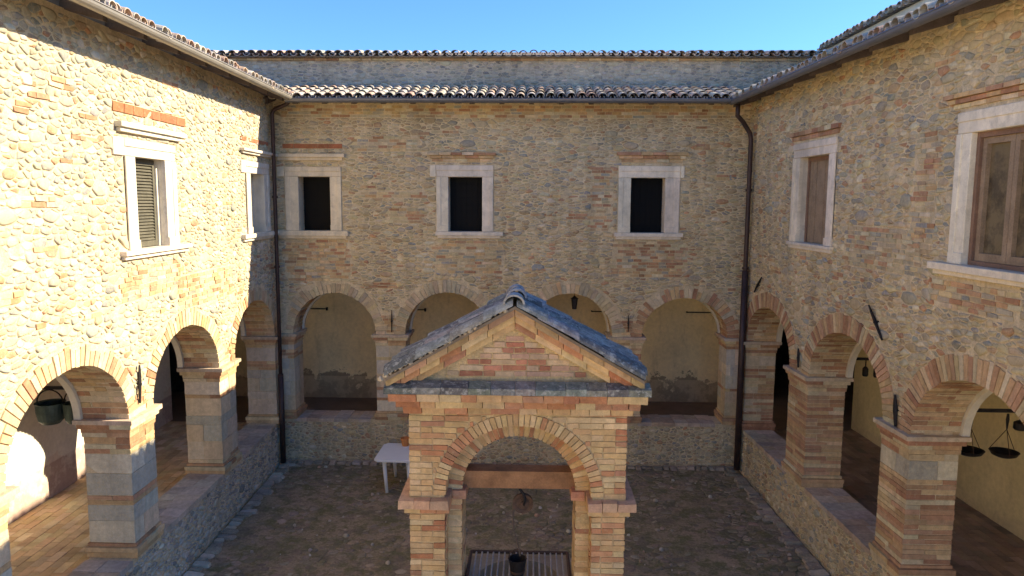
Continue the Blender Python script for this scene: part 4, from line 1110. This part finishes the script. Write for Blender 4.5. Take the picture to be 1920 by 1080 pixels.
LR = math.hypot(1, SLW)
for sgn in (-1, 1):
    for k, (off, pr) in enumerate(((0.215, 0.03), (0.135, 0.09), (0.06, 0.15))):
        s = 0.0; end = 1.36 - 0.04 * (2 - k)
        while s < end - 0.02:
            l = min(rw.uniform(0.2, 0.3), end - s)
            if end - s - l < 0.07: l = end - s
            vs = []
            for (ss, dz_) in ((s + 0.003, -off - 0.072), (s + l - 0.003, -off - 0.072), (s + 0.003, -off), (s + l - 0.003, -off)):
                for n_ in (pr, TYN - 0.02): vs.append(TW(AX + sgn * ss, n_ + rw.uniform(-0.003, 0.003), AZ - SLW * ss + dz_ + 0.06))
            c = wcol(0.5) if k < 2 else jit((0.43, 0.28, 0.15), 0.2, rw)
            piece(wh, gab, 'brick', 'brickwork', vs, [(0, 2, 6, 4), (1, 5, 7, 3), (0, 1, 3, 2), (4, 6, 7, 5), (0, 4, 5, 1), (2, 3, 7, 6)], c, 'brick', sgn > 0, False)
            s += l
# roof: bed and barrel tiles running down the slopes, ridge tiles
roofw = MB()
for sgn in (-1, 1):
    roofw.add([TW(AX + sgn * s_, n_, AZ - SLW * s_ + dz_) for (s_, dz_) in ((0, 0.0), (1.35, 0.0), (1.35, 0.035), (0, 0.035)) for n_ in (0.19, -D2 - 0.16)], [(0, 1, 3, 2), (2, 3, 5, 4), (4, 5, 7, 6), (6, 7, 1, 0), (0, 2, 4, 6), (1, 7, 5, 3)])
rfw = roofw.build('roof', 'roofbed', wh)
TGREY = [(0.19, 0.19, 0.18), (0.25, 0.24, 0.225), (0.14, 0.14, 0.135), (0.30, 0.275, 0.24)]
for sgn in (-1, 1):
    for j in range(6):
        nn = 0.135 - j * 0.195 + rw.uniform(-0.012, 0.012)
        for k in range(4):
            s0 = 1.385 - k * 0.355 + rw.uniform(-0.035, 0.03); s1 = s0 - 0.43
            Tw2 = lambda u, n_, z_, sg=sgn: (AX + sg * n_, WY - u, z_)
            zz = lambda s_: AZ + 0.035 - SLW * s_
            tile_piece(wh, rfw, Tw2, sgn > 0, nn, s0, zz(s0) + 0.012 + rw.uniform(0, 0.028), max(s1, 0.02), zz(max(s1, 0.02)) + 0.004, 0.108 if j == 0 else 0.086, rw, True, jit(rw.choice(TGREY), 0.15, rw), 0.84, 7, 0.018, mat='old_tile')
            if j < 5: tile_piece(wh, rfw, Tw2, sgn > 0, nn - 0.098, s0 + 0.01, zz(s0) + 0.03, max(s1, 0.02), zz(max(s1, 0.02)) + 0.03, 0.075, rw, False, jit(rw.choice(TGREY), 0.15, rw), 0.84, 7, 0.018, mat='old_tile')
for k in range(3):
    tile_piece(wh, rfw, lambda u, n_, z_: (u, WY - n_, z_), True, AX, 0.24 - k * 0.36, AZ + 0.06 + 0.004 * k, 0.24 - k * 0.36 - 0.42, AZ + 0.055, 0.115, rw, True, jit((0.36, 0.34, 0.32), 0.12, rw), 0.86, 8, 0.022, mat='old_tile')
# mortar fillet along the left verge
fv = MB()
for i in range(26):
    s = 0.10 + i * 0.052; r_ = rw.uniform(0.012, 0.034)
    fv.lathe([(0.003, -r_), (r_ * 0.9, -r_ * 0.5), (r_, 0.1 * r_), (r_ * 0.6, r_ * 0.8), (0.003, r_)], (AX - s, WY - 0.19 - rw.uniform(-0.015, 0.015), AZ - SLW * s + 0.055 + rw.uniform(-0.01, 0.015)), 6)
fv.build('verge_mortar', 'mortar_grey', rfw)
# beam across the arch
MB().box(ca - rb_ - 0.1, ca + rb_ + 0.1, 7.98, 8.20, 2.68, 2.88).build('beam', 'beam', wh)

# wellhead under the arch
wd = thing('wellhead', 'square stone wellhead under the brick arch covered by an iron grating', 'well', (ca, 8.12, 0))
wz = 1.50
wbm = MB(); x0_, x1_, y0_, y1_ = ca - 0.635, ca + 0.635, 7.50, 8.74
n = 32; vs = []; fs = []
cx_, cy_ = ca, 8.12; hr = 0.50
for i in range(n):
    a = 2 * math.pi * i / n; c_, s_ = math.cos(a), math.sin(a); k = 1 / max(abs(c_), abs(s_))
    vs += [(cx_ + c_ * k * 0.635, cy_ + s_ * k * 0.62, wz), (cx_ + c_ * hr, cy_ + s_ * hr, wz), (cx_ + c_ * hr, cy_ + s_ * hr, wz - 1.4), (cx_ + c_ * k * 0.635, cy_ + s_ * k * 0.62, 0.0)]
for i in range(n):
    a, b = 4 * i, 4 * ((i + 1) % n)
    fs += [(a, b, b + 1, a + 1), (a + 1, b + 1, b + 2, a + 2), (a + 3, b + 3, b, a)]
wbm.add(vs, fs); wbm.build('curb', 'floor_left', wd)
MB().lathe([(0.001, 0), (0.52, 0)], (cx_, cy_, wz - 1.38), 24).build('well_water', 'dark_interior', wd, fix=False)
gr = MB()
for (p, q) in (((x0_ + 0.03, y1_ - 0.03), (x1_ - 0.03, y1_ - 0.03)), ((x0_ + 0.03, y0_ + 0.03), (x1_ - 0.03, y0_ + 0.03)), ((x0_ + 0.03, y0_ + 0.03), (x0_ + 0.03, y1_ - 0.03)), ((x1_ - 0.03, y0_ + 0.03), (x1_ - 0.03, y1_ - 0.03))):
    gr.tube([(p[0], p[1], wz + 0.05), (q[0], q[1], wz + 0.05)], 0.022, 6)
GR = gr.build('grating', 'rust', wd)
for i in range(16):
    x = x0_ + 0.10 + (x1_ - x0_ - 0.20) * i / 15
    MB().tube([(x, y0_ + 0.05, wz + 0.05), (x, y1_ - 0.05, wz + 0.05)], 0.011, 6).build('bar', 'steel', GR)
# pulley
pl = thing('well_pulley', 'rusty iron pulley wheel hanging from the oak beam by a hook', 'pulley', (-0.07, 8.1, 2.66))
pc = (-0.07, 8.1, 2.455)
MB().lathe([(0.075, -0.012), (0.098, -0.022), (0.118, -0.026), (0.108, 0.0), (0.118, 0.026), (0.098, 0.022), (0.075, 0.012), (0.075, -0.012)], pc, 28, 'y').build('wheel', 'rust', pl, smooth=False)
MB().lathe([(0.02, -0.006), (0.085, -0.006), (0.085, 0.006), (0.02, 0.006), (0.02, -0.006)], pc, 24, 'y').build('web', 'rust', pl)
hub = MB().lathe([(0.001, -0.03), (0.024, -0.03), (0.024, 0.03), (0.001, 0.03)], pc, 12, 'y')
for k in range(4):
    a = math.pi * k / 2 + 0.5; hub.tube([pc, (pc[0] + math.cos(a) * 0.085, pc[1], pc[2] + math.sin(a) * 0.085)], 0.010, 6)
hub.build('spokes', 'rust', pl)
MB().tube([(-0.125, 8.1, 2.67), (-0.105, 8.1, 2.62), (-0.06, 8.075, 2.57), (-0.045, 8.07, 2.5), (-0.06, 8.07, 2.44)], [0.012, 0.016, 0.020, 0.016, 0.012], 7).build('hook', 'iron', pl, smooth=True)
rp = MB().tube([(-0.182, 8.1, 2.46), (-0.185, 8.1, 2.3), (-0.175, 8.1, 2.12), (-0.14, 8.11, 2.0), (-0.11, 8.12, 1.88), (-0.10, 8.12, 1.80)], 0.009, 6)
ro = rp.build('well_rope', 'rope', None, (-0.18, 8.1, 2.0)); ro['label'] = 'dark rope hanging from the pulley down to the bucket'; ro['category'] = 'rope'
bk = thing('well_bucket', 'dark iron bucket standing on the well grating below the pulley', 'bucket', (-0.13, 8.14, wz + 0.061))
bz = wz + 0.061
MB().lathe([(0.001, 0), (0.075, 0), (0.105, 0.18), (0.112, 0.20), (0.100, 0.20), (0.072, 0.01), (0.001, 0.01)], (-0.13, 8.14, bz), 20).build('pail', 'iron', bk, smooth=False)
MB().tube([(-0.13 + 0.105 * math.cos(math.pi * i / 10), 8.14, bz + 0.19 + 0.12 * math.sin(math.pi * i / 10)) for i in range(11)], 0.008, 6).build('handle', 'rust', bk)
MB().lathe([(0.079, 0.03), (0.086, 0.03), (0.091, 0.06), (0.084, 0.06)], (-0.13, 8.14, bz), 20).build('hoop', 'rust', bk)

# ------------------------------------------------------------------ small things
# plastic table
gt = thing('garden_table', 'white plastic garden table on the courtyard left of the well house', 'table', (-2.75, 14.68, 0))
tz = 0.72
top = [(-3.14, 14.17), (-1.66, 14.13), (-1.66, 14.6), (-1.92, 15.19), (-2.86, 15.22), (-3.14, 14.62)]
top = [(-3.16, 14.24), (-3.08, 14.16), (-2.42, 14.14), (-2.33, 14.22), (-2.34, 14.75), (-2.62, 15.16), (-2.70, 15.20), (-3.06, 15.22), (-3.14, 15.14)]
tt = MB(); n = len(top)
cxm = sum(p[0] for p in top) / n; cym = sum(p[1] for p in top) / n
vs = [(p[0], p[1], tz - 0.045) for p in top] + [(p[0], p[1], tz - 0.006) for p in top] + [(cxm + (p[0] - cxm) * 0.985, cym + (p[1] - cym) * 0.985, tz) for p in top]
fs = [tuple(range(n))[::-1], tuple(range(2 * n, 3 * n))]
for L in (0, 1):
    for i in range(n): j = (i + 1) % n; fs.append((L * n + i, L * n + j, (L + 1) * n + j, (L + 1) * n + i))
tt.add(vs, fs); tt.build('table_top', 'plastic', gt)
for (tx, ty, bx_, by_) in ((-2.97, 14.30, -2.90, 14.20), (-2.46, 14.28, -2.44, 14.20), (-2.92, 15.06, -2.89, 15.10), (-2.62, 15.0, -2.60, 15.04)):
    MB().tube([(tx, ty, tz - 0.04), (bx_, by_, 0.015)], [0.045, 0.032], 8).build('leg', 'plastic', gt, smooth=True)
pot = MB().lathe([(0.001, 0), (0.07, 0), (0.095, 0.13), (0.105, 0.13), (0.105, 0.17), (0.09, 0.17), (0.085, 0.12), (0.001, 0.11)], (-2.66, 15.06, tz), 20)
po = pot.build('flower_pot', 'terracotta', None, (-2.66, 15.06, tz)); po['label'] = 'orange terracotta pot on the back of the white table'; po['category'] = 'pot'
# scale pans hanging from the right tie rod
yb = 9.6; zb_ = 3.185
def pan(x, zp, r, label):
    s = thing('scale_pan', label, 'scale pan', (x, yb, zb_ + 0.02), 'scale pans hung in the right arcade')
    MB().lathe([(0.002, 0.0), (r * 0.55, 0.006), (r * 0.85, 0.03), (r, 0.075), (r * 1.03, 0.078), (r * 0.95, 0.068), (r * 0.5, 0.018), (0.002, 0.012)], (x, yb, zp), 24).build('dish', 'iron', s, smooth=False)
    top_ = (x + 0.01, yb, zp + (zb_ - zp) * 0.62)
    for k in range(3):
        a = 2 * math.pi * k / 3 + 0.3
        MB().tube([top_, (x + r * math.cos(a), yb + r * math.sin(a), zp + 0.076)], 0.005, 5).build('chain', 'rust', s)
    MB().tube([top_, (x + 0.01, yb, zb_ - 0.10), (x + 0.01, yb, zb_ - 0.02)], [0.009, 0.022, 0.014], 7).build('hook', 'iron', s)
pan(5.885, 2.59, 0.185, 'left of two dark scale pans hanging in the right arcade'); pan(6.355, 2.57, 0.175, 'right of two dark scale pans hanging in the right arcade')
def weight(x, y, zt, r, h, label, group=None):
    s = thing('hanging_weight', label, 'weight', (x, y, zt), group)
    MB().lathe([(0.002, -h), (r * 0.8, -h), (r, -h * 0.85), (r, -h * 0.25), (r * 0.5, -h * 0.05), (0.002, 0)], (x, y, zt - 0.11), 14).build('body', 'iron', s, smooth=False)
    MB().tube([(x, y, zt - 0.12), (x, y, zt)], 0.012, 6).build('hook', 'iron', s)
weight(6.53, 9.6, 3.185, 0.075, 0.13, 'stubby dark weight hanging right of the scale pans')
weight(5.72, 9.6, 2.98, 0.03, 0.09, 'small dark weight hanging beside the left scale pan')
MB().tube([(5.80, 9.6, 3.18), (5.72, 9.6, 2.98)], 0.006, 5).build('chain', 'rust', bpy.data.objects['hanging_weight.001'])
weight(5.945, 12.82, 3.18, 0.05, 0.18, 'left of two dark weights hanging in the middle right arch', 'weights in the middle right arch')
weight(6.145, 12.82, 3.18, 0.055, 0.20, 'right of two dark weights hanging in the middle right arch', 'weights in the middle right arch')
# pots hanging from the left tie rod
def cauldron(x, r, zt, zb2, label):
    s = thing('hanging_cauldron', label, 'cauldron', (x, 9.8, 3.28), 'cauldrons hung in the left arcade')
    h = zt - zb2
    MB().lathe([(0.002, 0), (r * 0.6, 0.01), (r * 0.86, h * 0.22), (r * 0.97, h * 0.6), (r, h), (r * 1.05, h + 0.012), (r * 0.93, h), (r * 0.88, h * 0.5), (r * 0.5, 0.03), (0.002, 0.025)], (x, 9.8, zb2), 24).build('bowl', 'bronze', s, smooth=False)
    MB().tube([(x + r * math.cos(math.pi * i / 12), 9.8, zt + (3.27 - zt) * math.sin(math.pi * i / 12)) for i in range(13)], 0.010, 6).build('handle', 'iron', s)
cauldron(-6.74, 0.19, 3.08, 2.78, 'larger dark green cauldron hanging in the nearest left arch')
cauldron(-6.40, 0.14, 3.08, 2.79, 'smaller dark green cauldron hanging in the nearest left arch')

flush_pieces()
